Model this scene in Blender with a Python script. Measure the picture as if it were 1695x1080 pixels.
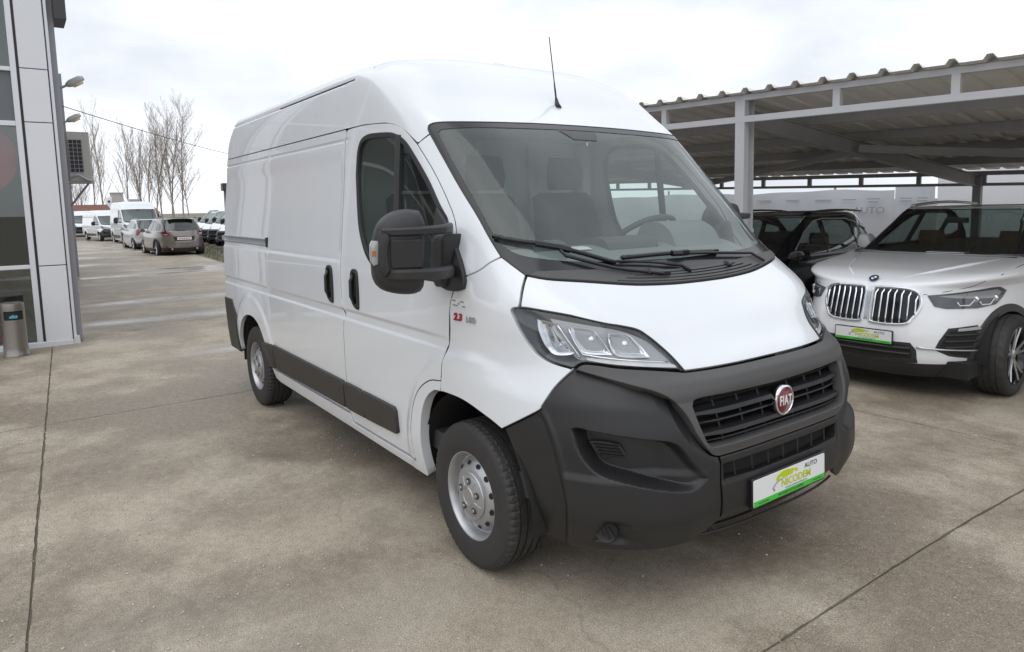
import bpy, math, random
import numpy as np
from mathutils import Vector, Matrix
from mathutils.geometry import delaunay_2d_cdt
for o in list(bpy.data.objects): bpy.data.objects.remove(o)
random.seed(7); RNG=np.random.RandomState(7)
R=math.radians
scn=bpy.context.scene
# ---------------------------------------------------------------- camera
cd=bpy.data.cameras.new('camera'); cam=bpy.data.objects.new('camera',cd); scn.collection.objects.link(cam); scn.camera=cam
CP=np.array([2.64684,-2.58303,1.65213]); YAW,PIT,ROL=R(143.474593),R(-6.445764),R(-1.144629)
fw=np.array([math.cos(PIT)*math.cos(YAW),math.cos(PIT)*math.sin(YAW),math.sin(PIT)])
r_=np.array([math.sin(YAW),-math.cos(YAW),0]); u_=np.cross(r_,fw)
rr=math.cos(ROL)*r_+math.sin(ROL)*u_; uu=-math.sin(ROL)*r_+math.cos(ROL)*u_
M=Matrix(((rr[0],uu[0],-fw[0],CP[0]),(rr[1],uu[1],-fw[1],CP[1]),(rr[2],uu[2],-fw[2],CP[2]),(0,0,0,1)))
cam.matrix_world=M
cd.sensor_width=36; cd.sensor_fit='HORIZONTAL'; cd.lens=36*1156.984/1695; cd.shift_x=-35.457/1695; cd.shift_y=-69.909/1695
cd.clip_start=.05; cd.clip_end=3000
# ---------------------------------------------------------------- sky, sun, exposure (overcast)
SUN_EL,SUN_AZ=R(62),R(-55)          # sun azimuth measured from +x towards +y
wd=bpy.data.worlds.new('World'); scn.world=wd; wd.use_nodes=True
nt=wd.node_tree; nt.nodes.clear()
out=nt.nodes.new('ShaderNodeOutputWorld'); bg=nt.nodes.new('ShaderNodeBackground'); nt.links.new(bg.outputs[0],out.inputs[0])
sky=nt.nodes.new('ShaderNodeTexSky'); sky.sky_type='NISHITA'; sky.sun_disc=False; sky.sun_elevation=SUN_EL; sky.sun_rotation=math.pi/2-SUN_AZ
sky.air_density=1; sky.dust_density=3
sc=nt.nodes.new('ShaderNodeVectorMath'); sc.operation='SCALE'; sc.inputs['Scale'].default_value=.08; nt.links.new(sky.outputs[0],sc.inputs[0])
tc=nt.nodes.new('ShaderNodeTexCoord'); mp=nt.nodes.new('ShaderNodeMapping'); mp.inputs['Scale'].default_value=(1.2,1.2,3.2); nt.links.new(tc.outputs['Generated'],mp.inputs[0])
nz=nt.nodes.new('ShaderNodeTexNoise'); nz.inputs['Scale'].default_value=1.7; nz.inputs['Detail'].default_value=6; nz.inputs['Roughness'].default_value=.5; nt.links.new(mp.outputs[0],nz.inputs['Vector'])
cr=nt.nodes.new('ShaderNodeValToRGB'); e=cr.color_ramp.elements; e[0].position=.37; e[0].color=(.62,.655,.71,1); e[1].position=.62; e[1].color=(.97,1.01,1.065,1); nt.links.new(nz.outputs[0],cr.inputs[0])
mx=nt.nodes.new('ShaderNodeMix'); mx.data_type='RGBA'; mx.inputs[0].default_value=.93; nt.links.new(sc.outputs[0],mx.inputs[6]); nt.links.new(cr.outputs[0],mx.inputs[7])
nt.links.new(mx.outputs[2],bg.inputs[0]); bg.inputs[1].default_value=1.0
sl=bpy.data.lights.new('sun','SUN'); sl.energy=.6; sl.angle=R(65); sl.color=(1,.985,.965); so=bpy.data.objects.new('sun',sl); scn.collection.objects.link(so)
sdir=Vector((math.cos(SUN_EL)*math.cos(SUN_AZ),math.cos(SUN_EL)*math.sin(SUN_AZ),math.sin(SUN_EL)))
so.rotation_euler=sdir.to_track_quat('Z','Y').to_euler(); so.location=(0,-10,20)
scn.render.engine='CYCLES'
vs=scn.view_settings; vs.view_transform='Standard'; vs.look='None'; vs.exposure=0.38; vs.gamma=1; vs.use_curve_mapping=False
scn.cycles.max_bounces=6; scn.cycles.diffuse_bounces=4; scn.cycles.glossy_bounces=3; scn.cycles.transmission_bounces=4; scn.cycles.transparent_max_bounces=12
# ---------------------------------------------------------------- materials
MT={}
def mat(name,col,rough=.5,metal=0,spec=.5,coat=0,var=None,bump=None,rvar=0,coords='Object'):
    """var=(scale,second colour,contrast) mottles the colour, bump=(scale,strength)"""
    m=bpy.data.materials.new(name); m.use_nodes=True; n=m.node_tree; b=n.nodes['Principled BSDF']
    b.inputs['Base Color'].default_value=(*col,1); b.inputs['Roughness'].default_value=rough; b.inputs['Metallic'].default_value=metal
    b.inputs['Specular IOR Level'].default_value=spec
    if coat: b.inputs['Coat Weight'].default_value=coat; b.inputs['Coat Roughness'].default_value=.03
    if var or bump or rvar:
        t=n.nodes.new('ShaderNodeTexCoord')
    if var or rvar:
        z=n.nodes.new('ShaderNodeTexNoise'); z.inputs['Scale'].default_value=var[0] if var else 6; z.inputs['Detail'].default_value=8; z.inputs['Roughness'].default_value=.62; n.links.new(t.outputs[coords],z.inputs['Vector'])
    if var:
        c=n.nodes.new('ShaderNodeValToRGB'); c.color_ramp.elements[0].position=.5-var[2]; c.color_ramp.elements[1].position=.5+var[2]
        c.color_ramp.elements[0].color=(*var[1],1); c.color_ramp.elements[1].color=(*col,1); n.links.new(z.outputs[0],c.inputs[0]); n.links.new(c.outputs[0],b.inputs['Base Color'])
    if rvar:
        q=n.nodes.new('ShaderNodeMapRange'); q.inputs[1].default_value=.3; q.inputs[2].default_value=.7; q.inputs[3].default_value=rough-rvar; q.inputs[4].default_value=rough+rvar; n.links.new(z.outputs[0],q.inputs[0]); n.links.new(q.outputs[0],b.inputs['Roughness'])
    if bump:
        z2=n.nodes.new('ShaderNodeTexNoise'); z2.inputs['Scale'].default_value=bump[0]; z2.inputs['Detail'].default_value=4; n.links.new(t.outputs[coords],z2.inputs['Vector'])
        bp=n.nodes.new('ShaderNodeBump'); bp.inputs['Strength'].default_value=bump[1]; bp.inputs['Distance'].default_value=.01; n.links.new(z2.outputs[0],bp.inputs['Height']); n.links.new(bp.outputs[0],b.inputs['Normal'])
    MT[name]=m; return m
def glass(name,tint,refl=1.0,rough=.0,haze=None):
    """thin pane: tinted transparency plus Fresnel reflection; haze = (colour, amount) for dust and film on the pane"""
    m=bpy.data.materials.new(name); m.use_nodes=True; n=m.node_tree; n.nodes.clear(); o=n.nodes.new('ShaderNodeOutputMaterial')
    t=n.nodes.new('ShaderNodeBsdfTransparent'); t.inputs[0].default_value=(*tint,1)
    g=n.nodes.new('ShaderNodeBsdfGlossy'); g.inputs['Roughness'].default_value=rough; g.inputs['Color'].default_value=(1,1,1,1)
    f=n.nodes.new('ShaderNodeLayerWeight'); f.inputs[0].default_value=.5      # Schlick: same from both sides of the pane
    p5=n.nodes.new('ShaderNodeMath'); p5.operation='POWER'; p5.inputs[1].default_value=5; n.links.new(f.outputs['Facing'],p5.inputs[0])
    k=n.nodes.new('ShaderNodeMath'); k.operation='MULTIPLY_ADD'; k.use_clamp=True; k.inputs[1].default_value=.9; k.inputs[2].default_value=.045*refl; n.links.new(p5.outputs[0],k.inputs[0])
    base=t.outputs[0]
    if haze:
        d=n.nodes.new('ShaderNodeBsdfDiffuse'); d.inputs[0].default_value=(*haze[0],1); x=n.nodes.new('ShaderNodeMixShader'); x.inputs[0].default_value=haze[1]
        n.links.new(base,x.inputs[1]); n.links.new(d.outputs[0],x.inputs[2]); base=x.outputs[0]
    x=n.nodes.new('ShaderNodeMixShader'); n.links.new(k.outputs[0],x.inputs[0]); n.links.new(base,x.inputs[1]); n.links.new(g.outputs[0],x.inputs[2]); n.links.new(x.outputs[0],o.inputs[0])
    MT[name]=m; return m
mat('white_paint',(.765,.785,.81),.26,coat=.9,var=(1.3,(.745,.765,.79),.25))
mat('white_matte',(.74,.75,.76),.5)
mat('bumper_plastic',(.021,.0205,.0215),.42,spec=.5,var=(3.0,(.015,.0145,.015),.3),bump=(700,.12),rvar=.08)
mat('grey_plastic',(.088,.086,.085),.5,spec=.4,var=(4.0,(.074,.072,.071),.3),bump=(700,.08))
mat('moulding_plastic',(.045,.040,.036),.5,var=(2.5,(.035,.031,.028),.3))
mat('black_plastic',(.022,.022,.024),.45)
mat('mirror_plastic',(.030,.029,.031),.48,var=(5,(.022,.021,.022),.3),bump=(500,.1))
mat('gloss_black',(.012,.012,.014),.12)
mat('frit',(.020,.020,.022),.16)
mat('rubber',(.030,.029,.029),.75,var=(9,(.040,.037,.035),.3))
mat('tread_rubber',(.022,.021,.021),.62,var=(25,(.05,.046,.042),.25),bump=(60,.5))
mat('steel_rim',(.52,.53,.55),.36,metal=.75,var=(7,(.42,.42,.43),.3))
mat('chrome',(.85,.86,.88),.08,metal=1)
mat('satin_metal',(.62,.63,.65),.3,metal=.9)
mat('reflector',(.62,.63,.65),.12,metal=.95)
mat('lamp_grey',(.33,.335,.345),.35,spec=.5)
mat('lamp_dark',(.055,.058,.065),.3)
mat('badge_red',(.17,.008,.018),.25,coat=.5)
mat('text_red',(.36,.01,.02),.3)
mat('amber',(.50,.17,.03),.2)
mat('tail_red',(.30,.012,.015),.15,coat=.5)
mat('interior_dark',(.06,.061,.064),.7)
mat('interior_grey',(.19,.195,.20),.65)
mat('interior_light',(.60,.61,.61),.7)
mat('seat_fabric',(.050,.052,.057),.9,bump=(300,.3))
mat('seat_tan',(.17,.075,.04),.6)
mat('plate_white',(.80,.80,.80),.35)
mat('plate_green',(.06,.52,.05),.4)
mat('lime',(.52,.62,.01),.4)
mat('ink',(.03,.03,.035),.5)
mat('ink_grey',(.25,.25,.26),.5)
mat('underbody',(.018,.017,.016),.9)
glass('windscreen_glass',(.84,.91,.88),1.15,haze=((.40,.47,.45),.115))  # haze colour stands in for the lit dashboard mirrored in the glass
glass('side_glass',(.78,.86,.83),1.5); glass('clear_glass',(.46,.53,.51),2.2)
glass('dark_glass',(.12,.16,.15),2.2)
glass('lens',(.93,.94,.95),1.3)
glass('showroom_glass',(.78,.83,.81),1.8)
# ---------------------------------------------------------------- mesh helpers
col=scn.collection
def tag(o,label=None,cat=None,group=None,kind=None):
    if label: o['label']=label
    if cat: o['category']=cat
    if group: o['group']=group
    if kind: o['kind']=kind
    return o
def empty(name,loc=(0,0,0),rz=0,label=None,cat=None,group=None):
    o=bpy.data.objects.new(name,None); col.objects.link(o); o.location=loc; o.rotation_euler=(0,0,rz); o.empty_display_size=.2
    return tag(o,label,cat,group)
def mk(name,V,F,m,parent=None,LN=None,smooth=False):
    me=bpy.data.meshes.new(name); me.from_pydata([tuple(map(float,v)) for v in V],[],[tuple(map(int,f)) for f in F]); 
    if m: me.materials.append(MT[m] if isinstance(m,str) else m)
    if smooth or LN is not None: me.polygons.foreach_set('use_smooth',[True]*len(me.polygons))
    me.update()
    if LN is not None: me.normals_split_custom_set([tuple(map(float,n)) for n in LN])
    o=bpy.data.objects.new(name,me); col.objects.link(o)
    if parent: o.parent=parent
    return o
class MB:
    """collects pieces of ONE part"""
    def __init__(s): s.V=[]; s.F=[]
    def add(s,V,F):
        k=len(s.V); s.V+= [tuple(v) for v in V]; s.F+=[tuple(i+k for i in f) for f in F]; return s
    def box(s,a,b,bev=0):
        x0,y0,z0=a; x1,y1,z1=b
        if not bev:
            V=[(x0,y0,z0),(x1,y0,z0),(x1,y1,z0),(x0,y1,z0),(x0,y0,z1),(x1,y0,z1),(x1,y1,z1),(x0,y1,z1)]
            return s.add(V,[(0,3,2,1),(4,5,6,7),(0,1,5,4),(1,2,6,5),(2,3,7,6),(3,0,4,7)])
        e=bev; L=[]
        def ring(z,i): return [(x0+i,y0+e,z),(x0+e,y0+i,z),(x1-e,y0+i,z),(x1-i,y0+e,z),(x1-i,y1-e,z),(x1-e,y1-i,z),(x0+e,y1-i,z),(x0+i,y1-e,z)]
        for z,i in((z0,e*.6),(z0+e,0),(z1-e,0),(z1,e*.6)): L.append(ring(z,i))
        V=[v for r in L for v in r]; F=[tuple(range(7,-1,-1)),tuple(range(24,32))]
        for r in range(3):
            for k in range(8): F.append((r*8+k,r*8+(k+1)%8,r*8+8+(k+1)%8,r*8+8+k))
        return s.add(V,F)
    def tube(s,P,r,n=8,cap=True,sx=None):
        P=[Vector(p) for p in P]; rs=r if hasattr(r,'__len__') else [r]*len(P); V=[];F=[]; prev=None
        for i,p in enumerate(P):
            d=(P[min(i+1,len(P)-1)]-P[max(i-1,0)]).normalized()
            if prev is None: a=d.orthogonal().normalized()
            else: a=(prev-d*prev.dot(d)).normalized()
            prev=a; b=d.cross(a)
            for k in range(n):
                t=2*math.pi*k/n; V.append(tuple(p+(a*math.cos(t)+b*math.sin(t))*rs[i]))
        for i in range(len(P)-1):
            for k in range(n): F.append((i*n+k,i*n+(k+1)%n,i*n+n+(k+1)%n,i*n+n+k))
        if cap: F.append(tuple(range(n-1,-1,-1))); F.append(tuple((len(P)-1)*n+k for k in range(n)))
        return s.add(V,F)
    def lathe(s,prof,n=48,axis='y',c=(0,0,0),sgn=1):
        """prof = list of (radius, offset along axis)"""
        V=[];F=[]
        for (q,h) in prof:
            for k in range(n):
                t=2*math.pi*k/n; a,b=q*math.cos(t),q*math.sin(t)
                V.append((c[0]+a,c[1]+sgn*h,c[2]+b) if axis=='y' else (c[0]+a,c[1]+b,c[2]+h) if axis=='z' else (c[0]+sgn*h,c[1]+a,c[2]+b))
        for i in range(len(prof)-1):
            for k in range(n):
                f=(i*n+k,i*n+(k+1)%n,i*n+n+(k+1)%n,i*n+n+k); F.append(f if sgn>0 else f[::-1])
        return s.add(V,F)
    def prism(s,poly,d0,d1,fn,bev=0):
        """poly 2-d outline, fn(u,v,d) -> xyz ; extruded from depth d0 to d1 (front at d1), optional bevel of the front edge"""
        p=np.array(poly,float); k=len(p); rings=[(p,d0)]
        if bev:
            q=offset(p,-bev); rings+=[(p,d1-bev*(1 if d1>d0 else -1)),(.5*(p+q)+.2*(p-q),d1-.3*bev*(1 if d1>d0 else -1)),(q,d1)]
        else: rings.append((p,d1))
        V=[fn(u,v,d) for r,d in rings for u,v in r]; F=[]
        for i in range(len(rings)-1):
            for j in range(k): F.append((i*k+j,i*k+(j+1)%k,i*k+k+(j+1)%k,i*k+k+j))
        F.append(tuple(range(k-1,-1,-1))); F.append(tuple((len(rings)-1)*k+j for j in range(k)))
        return s.add(V,F)
    def build(s,name,m,parent=None,smooth=False): return mk(name,s.V,s.F,m,parent,smooth=smooth)
def autosm(o,ang=35):
    me=o.data; me.polygons.foreach_set('use_smooth',[True]*len(me.polygons)); me.set_sharp_from_angle(angle=R(ang)); return o
def offset(p,d):
    """positive d grows a CCW polygon"""
    p=np.asarray(p,float); a=np.roll(p,1,0); b=np.roll(p,-1,0)
    e1=p-a; e2=b-p; e1/=np.maximum(np.linalg.norm(e1,axis=1,keepdims=True),1e-9); e2/=np.maximum(np.linalg.norm(e2,axis=1,keepdims=True),1e-9)
    n1=np.stack([e1[:,1],-e1[:,0]],1); n2=np.stack([e2[:,1],-e2[:,0]],1); n=n1+n2; l=np.linalg.norm(n,axis=1,keepdims=True); n/=np.maximum(l,1e-6)
    c=np.clip((n*n1).sum(1,keepdims=True),.5,1); sg=1 if area(p)>0 else -1
    return p+n*d/c*sg
def area(p): x,y=np.asarray(p).T; return .5*np.sum(x*np.roll(y,-1)-y*np.roll(x,-1))
def spl(pts,res=.02,corner=40):
    """Catmull-Rom through pts, kept sharp where the line turns by more than `corner` degrees; dense samples"""
    P=np.array(pts,float); n=len(P)
    if n<3: 
        L=np.linalg.norm(P[1]-P[0]); k=max(2,int(L/res)+1); return np.linspace(P[0],P[1],k)
    brk=[0]
    for i in range(1,n-1):
        a=P[i]-P[i-1]; b=P[i+1]-P[i]
        if abs(math.degrees(math.atan2(a[0]*b[1]-a[1]*b[0],a@b)))>corner: brk.append(i)
    brk.append(n-1); out=[P[0]]
    for s,t in zip(brk[:-1],brk[1:]):
        Q=P[s:t+1]
        for i in range(len(Q)-1):
            p0=Q[i-1] if i>0 else 2*Q[i]-Q[i+1]; p1,p2=Q[i],Q[i+1]; p3=Q[i+2] if i+2<len(Q) else 2*Q[i+1]-Q[i]
            k=max(1,int(np.linalg.norm(p2-p1)/res+.5))
            for j in range(1,k+1):
                u=j/k; out.append(.5*((2*p1)+(-p0+p2)*u+(2*p0-5*p1+4*p2-p3)*u*u+(-p0+3*p1-3*p2+p3)*u**3))
    return np.array(out)
def join(*segs):
    out=[]
    for s in segs:
        for q in s:
            q=np.asarray(q,float)
            if not out or np.linalg.norm(q-out[-1])>1e-4: out.append(q)
    if np.linalg.norm(out[0]-out[-1])<1e-4: out.pop()
    return np.array(out)
def dens(poly,res,closed=True):
    P=np.asarray(poly,float); out=[]
    n=len(P)
    for i in range(n if closed else n-1):
        a=P[i];b=P[(i+1)%n]; k=max(1,int(math.ceil(np.linalg.norm(b-a)/res)))
        for j in range(k): out.append(a+(b-a)*j/k)
    if not closed: out.append(P[-1])
    return np.array(out)
def pip(P,poly):
    P=np.atleast_2d(P); x,y=P[:,0],P[:,1]; q=np.asarray(poly); r=np.zeros(len(P),bool); j=len(q)-1
    for i in range(len(q)):
        xi,yi=q[i];xj,yj=q[j]
        c=((yi>y)!=(yj>y)); 
        if c.any():
            with np.errstate(all='ignore'): r^=c&(x<(xj-xi)*(y-yi)/(yj-yi)+xi)
        j=i
    return r
def pdist(P,poly):
    P=np.atleast_2d(P); q=np.asarray(poly,float); d=np.full(len(P),1e9)
    for i in range(len(q)):
        a=q[i];b=q[(i+1)%len(q)]; ab=b-a; L=ab@ab+1e-12; t=np.clip(((P-a)@ab)/L,0,1); d=np.minimum(d,np.linalg.norm(P-(a+t[:,None]*ab),axis=1))
    return d
def cdt_fill(outer,holes,us,vs,clear):
    loops=[np.asarray(outer)]+[np.asarray(h) for h in holes]
    G=np.stack(np.meshgrid(us,vs,indexing='ij'),-1).reshape(-1,2)
    ins=pip(G,loops[0])
    for h in loops[1:]: ins&=~pip(G,h)
    G=G[ins]
    for l in loops: 
        if len(G): G=G[pdist(G,l)>clear]
    V=[];E=[]
    for l in loops:
        k=len(V); n=len(l); V+=[Vector(p) for p in l]; E+=[(k+i,k+(i+1)%n) for i in range(n)]
    V+=[Vector(p) for p in G]
    ov,oe,of,_,_,_=delaunay_2d_cdt(V,E,[],0,1e-7)
    P=np.array([tuple(v) for v in ov]); T=np.array([f for f in of if len(f)==3])
    c=P[T].mean(1); k=pip(c,loops[0])
    for h in loops[1:]: k&=~pip(c,h)
    T=T[k]; a=P[T]; ar=(a[:,1,0]-a[:,0,0])*(a[:,2,1]-a[:,0,1])-(a[:,1,1]-a[:,0,1])*(a[:,2,0]-a[:,0,0]); T=T[np.abs(ar)>1e-12]; ar=ar[np.abs(ar)>1e-12]
    T[ar<0]=T[ar<0][:,::-1]
    used=np.unique(T); mp_=-np.ones(len(P),int); mp_[used]=np.arange(len(used)); return P[used],mp_[T]
def panel(name,outer,pf,m,parent,holes=(),us=None,vs=None,res=.04,gap=.002,thick=.014,edge=.0025,mirror=False,out_from=None,rim=True,names=None,off=0.0):
    """a sheet-metal piece: outline in surface parameters (u,v), laid on surface pf(u,v)->xyz, with rounded, turned-in edges.
    mirror=True also makes the piece of the other side (y -> -y). returns the object(s)"""
    outer=np.asarray(outer,float); 
    if area(outer)<0: outer=outer[::-1]
    outer=offset(dens(outer,res),-gap-edge); hs=[]
    for h in holes:
        h=np.asarray(h,float); h=h if area(h)>0 else h[::-1]; hs.append(offset(dens(h,res),gap*.5+edge))
    lo,hi=outer.min(0),outer.max(0)
    if us is None: us=np.arange(lo[0]+res/2,hi[0],res)
    if vs is None: vs=np.arange(lo[1]+res/2,hi[1],res)
    us=np.asarray(us);vs=np.asarray(vs); us=us[(us>lo[0])&(us<hi[0])]; vs=vs[(vs>lo[1])&(vs<hi[1])]
    P2,T=cdt_fill(outer,hs,us,vs,res*.33)
    def ev(P): return np.stack(pf(P[:,0],P[:,1]),1)
    X=ev(P2); h=4e-4
    def nrm(P):
        du=ev(P+[h,0])-ev(P-[h,0]); dv=ev(P+[0,h])-ev(P-[0,h]); n=np.cross(du,dv); return n/np.maximum(np.linalg.norm(n,axis=1,keepdims=True),1e-12)
    N=nrm(P2); c=np.array(out_from if out_from is not None else (-1.6,0,1.0)); sg=np.sign(((X-c)*N).sum(1).mean()); N*=sg
    if off: X=X+N*off
    if sg<0: T=T[:,::-1]
    V=[X]; F=[tuple(t) for t in T]; LN=[N[i] for t in T for i in t]
    if rim:
        cnt={}
        for t in T:
            for a,b in((t[0],t[1]),(t[1],t[2]),(t[2],t[0])): cnt[(a,b)]=1
        be=[(a,b) for a,b in cnt if (b,a) not in cnt]
        bd={}; 
        for a,b in be:
            d=X[b]-X[a]; o=np.cross(d,N[a]+N[b]); l=np.linalg.norm(o)+1e-12
            for i in(a,b): bd[i]=bd.get(i,0)+o/l
        ids=list(bd); idx={i:k for k,i in enumerate(ids)}; O=np.array([bd[i]/(np.linalg.norm(bd[i])+1e-12) for i in ids]); B=X[ids]; NB=N[ids]
        base=len(X); kk=len(ids)
        V.append(B+O*edge*.75-NB*edge*.3); V.append(B+O*edge-NB*edge); V.append(B+O*edge-NB*thick)
        m1=(O+NB*1.0); m1/=np.linalg.norm(m1,axis=1,keepdims=True)
        for a,b in be:
            i,j=idx[a],idx[b]
            F.append((b,a,base+i,base+j)); LN+=[N[b],N[a],m1[i],m1[j]]
            F.append((base+j,base+i,base+kk+i,base+kk+j)); LN+=[m1[j],m1[i],O[i],O[j]]
            F.append((base+kk+j,base+kk+i,base+2*kk+i,base+2*kk+j)); LN+=[O[j],O[i],O[i],O[j]]
    V=np.concatenate(V); LN=np.array(LN)
    o=mk(name,V,F,m,parent,LN)
    if not mirror: return o
    V2=V*[1,-1,1]; F2=[f[::-1] for f in F]; L2=[];k=0
    for f in F: L2.append(LN[k:k+len(f)][::-1]*[1,-1,1]); k+=len(f)
    return o,mk(name,V2,F2,m,parent,np.concatenate(L2))
def text(name,s,m,parent,size,mtx,ext=.0015,align='CENTER',shear=0,bold=0,sx=1,space=1):
    c=bpy.data.curves.new(name,'FONT'); c.body=s; c.size=size; c.extrude=ext; c.align_x=align; c.align_y='CENTER'; c.shear=shear; c.offset=bold; c.space_character=space; c.resolution_u=3
    t=bpy.data.objects.new(name+'_src',c); col.objects.link(t); bpy.context.view_layer.update()
    me=bpy.data.meshes.new_from_object(t.evaluated_get(bpy.context.evaluated_depsgraph_get())); bpy.data.objects.remove(t)
    me.name=name; me.materials.clear(); me.materials.append(MT[m]); me.transform(Matrix.Diagonal((sx,1,1,1))); me.transform(mtx)
    o=bpy.data.objects.new(name,me); col.objects.link(o); o.parent=parent; return o
def frame(o,x,y,z=None):
    x=Vector(x).normalized(); y=Vector(y).normalized(); z=x.cross(y); return Matrix(((x.x,y.x,z.x,o[0]),(x.y,y.y,z.y,o[1]),(x.z,y.z,z.z,o[2]),(0,0,0,1)))
def copy_tree(o,parent=None,skip=(),swap=None):
    c=o.copy(); col.objects.link(c); c.parent=parent
    for ch in list(o.children):
        if ch.name.split('.')[0] in skip: continue
        copy_tree(ch,c,skip)
    return c
def gz(x,y):
    """height of the yard: level round the van, falling gently towards the shed and along the lane"""
    sp=lambda t,k: math.log1p(math.exp(max(-50,min(50,t/k))))*k
    t=sp(y-1.2,.3); t=t-sp(t-3.0,.3)
    return -.004*sp(-x-4.5,1.0)-.055*t/(1+math.exp(max(-50,min(50,-(x+9)))))
_T=np.array([
[0.220,0.320,0.450,0.600,0.750,0.860,0.940,0.985,1.060,1.160,1.260,1.340,1.430,1.600,1.800,2.050,2.200,2.350,2.450,2.510,2.550],
[0.891,0.923,0.955,0.951,0.935,0.901,0.875,0.847,0.759,0.652,0.517,0.405,0.296,0.150,-0.059,-0.341,-0.555,-0.722,-0.853,-0.997,-1.325],
[3.21,3.35,3.75,3.70,3.75,3.75,3.40,3.30,3.60,4.45,5.35,5.45,5.40,5.25,5.60,6.80,8.20,7.20,5.30,4.30,4.16],
[-0.280,-0.255,-0.240,-0.275,-0.335,-0.410,-0.470,-0.491,-0.515,-0.575,-0.670,-0.760,-0.836,-0.946,-1.131,-1.391,-1.590,-1.799,-1.977,-2.162,-2.499],
[0.955,0.985,1.003,1.013,1.018,1.020,1.021,1.021,1.020,1.018,1.016,1.011,1.003,0.990,0.974,0.956,0.942,0.918,0.884,0.765,0.380]])
def _pchip(zk,v,z):
    i=np.clip(np.searchsorted(zk,z)-1,0,len(zk)-2)
    h=np.diff(zk);d=np.diff(v)/h;m=np.empty_like(v);m[0]=d[0];m[-1]=d[-1]
    s=d[:-1]*d[1:];w1=2*h[1:]+h[:-1];w2=h[1:]+2*h[:-1]
    with np.errstate(all='ignore'): mm=(w1+w2)/(w1/d[:-1]+w2/d[1:])
    m[1:-1]=np.where(s>0,mm,0)
    t=(z-zk[i])/h[i];t2=t*t;t3=t2*t
    return (2*t3-3*t2+1)*v[i]+(t3-2*t2+t)*h[i]*m[i]+(-2*t3+3*t2)*v[i+1]+(t3-t2)*h[i]*m[i+1]
_ZF=np.linspace(.10,2.55,981)
def _mk():
    out=[]
    dz=_ZF[1]-_ZF[0]
    for r in range(1,5):
        v=_pchip(_T[0],_T[r],np.clip(_ZF,.22,2.55)); v=np.where(_ZF<.22,_T[r][0]+(_ZF-.22)*(0.25 if r in(1,4) else 0),v)
        k=np.arange(-16,17)*dz; g=np.exp(-.5*(k/.012)**2); g/=g.sum()
        sm=np.convolve(np.pad(v,16,mode='reflect',reflect_type='odd'),g,mode='valid')
        wt=np.clip((2.45-_ZF)/.1,0,1); out.append(v*(1-wt)+sm*wt)
    return out
_XF,_N,_X0,_W=_mk()
def tab(z): return [np.interp(z,_ZF,a) for a in (_XF,_N,_X0,_W)]
def sstep(a,b,x):
    t=np.clip((x-a)/(b-a),0,1); return t*t*(3-2*t)
def xrear(z): return -4.47+.03*sstep(.9,.3,z)+.11*sstep(1.6,2.25,z)+.16*sstep(2.2,2.5,z)
def side_detail(x,z):
    f=1-sstep(-.45,.02,x)
    gr=-.011*(sstep(.985,1.004,z)-sstep(1.035,1.062,z))*f
    ld=-.008*(sstep(1.322,1.346,z))*(1-sstep(-1.47,-1.43,x))*(1-sstep(1.9,2.04,z))
    rg=-.006*(sstep(2.040,2.050,z)-sstep(2.056,2.066,z))*(1-sstep(-1.38,-1.33,x))
    gt=-.006*(sstep(2.392,2.398,z)-sstep(2.403,2.409,z))*(1-sstep(-1.36,-1.30,x))
    r1=np.hypot(x-.03,(z-.35)*1.0); fl=.014*(1-sstep(.62,.675,r1))*sstep(.2,.5,z)
    r2=np.hypot(x+3.47,z-.35); fl=fl+.014*(1-sstep(.56,.62,r2))*sstep(.3,.55,z)
    return gr+ld+rg+gt+fl
def side_y(x,z):
    """half width at (x,z), positive"""
    xf,n,x0,w=tab(z)
    a=np.clip((x-x0)/(xf-x0),0,.99999)
    y=w*(1-a**n)**(1/n)
    xr=xrear(z); t=np.clip((xr+.16-x)/.16,0,.9999); y=y-.16*(1-np.sqrt(1-t*t))*.9
    return y+side_detail(x,z)
def front_xy(phi,z):
    """phi: 0 = straight ahead, pi/2 = straight right (y negative is used by caller)"""
    xf,n,x0,w=tab(z); c=np.cos(phi);s=np.sin(phi); a=xf-x0
    cc=np.maximum(c,0)
    r=((cc/a)**n+(np.abs(s)/w)**n)**(-1/n)
    x=x0+r*c; y=r*s
    return x,y+np.sign(s)*side_detail(x,z)*sstep(.75,1.25,np.abs(phi))
# ================================================================ the white delivery van (front axle at x = 0, nose towards +x)
def pfS(x,z): x=np.asarray(x,float); z=np.asarray(z,float); return x,-side_y(x,z),z
def plan_n(phi,z):
    xf,n,x0,w=tab(z); x,y=front_xy(phi,z); a=xf-x0
    nx=np.maximum((x-x0)/a,0)**(n-1)/a; ny=np.sign(y)*(np.abs(y)/w)**(n-1)/w; l=np.hypot(nx,ny)+1e-12; return nx/l,ny/l
def pfF(phi,z): 
    phi=np.asarray(phi,float); z=np.asarray(z,float); x,y=front_xy(phi,z); return x,-y,z
def pfD(disp):
    def f(phi,z):
        phi=np.asarray(phi,float); z=np.asarray(z,float); x,y=front_xy(phi,z); nx,ny=plan_n(phi,z); d=disp(phi,z); return x+nx*d,-(y+ny*d),z
    return f
def s2f(x,z): x0=float(tab(z)[2]); return (math.atan2(float(side_y(x,z)-side_detail(x,z)),x-x0),z)
def sF(pts): return [s2f(x,z) for x,z in pts]
def half(p): p=np.asarray(p,float); return join(p,(p*[-1,1])[::-1])
def FP(phi,z,off=0):
    x,y=front_xy(np.float64(phi),np.float64(z)); nx,ny=plan_n(np.float64(phi),np.float64(z)); return Vector((float(x+nx*off),float(-(y+ny*off)),z))
van=empty('delivery_van',(0,0,0),0,'large white high-roof panel van with dark plastic bumper parked in the foreground','van')
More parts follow.
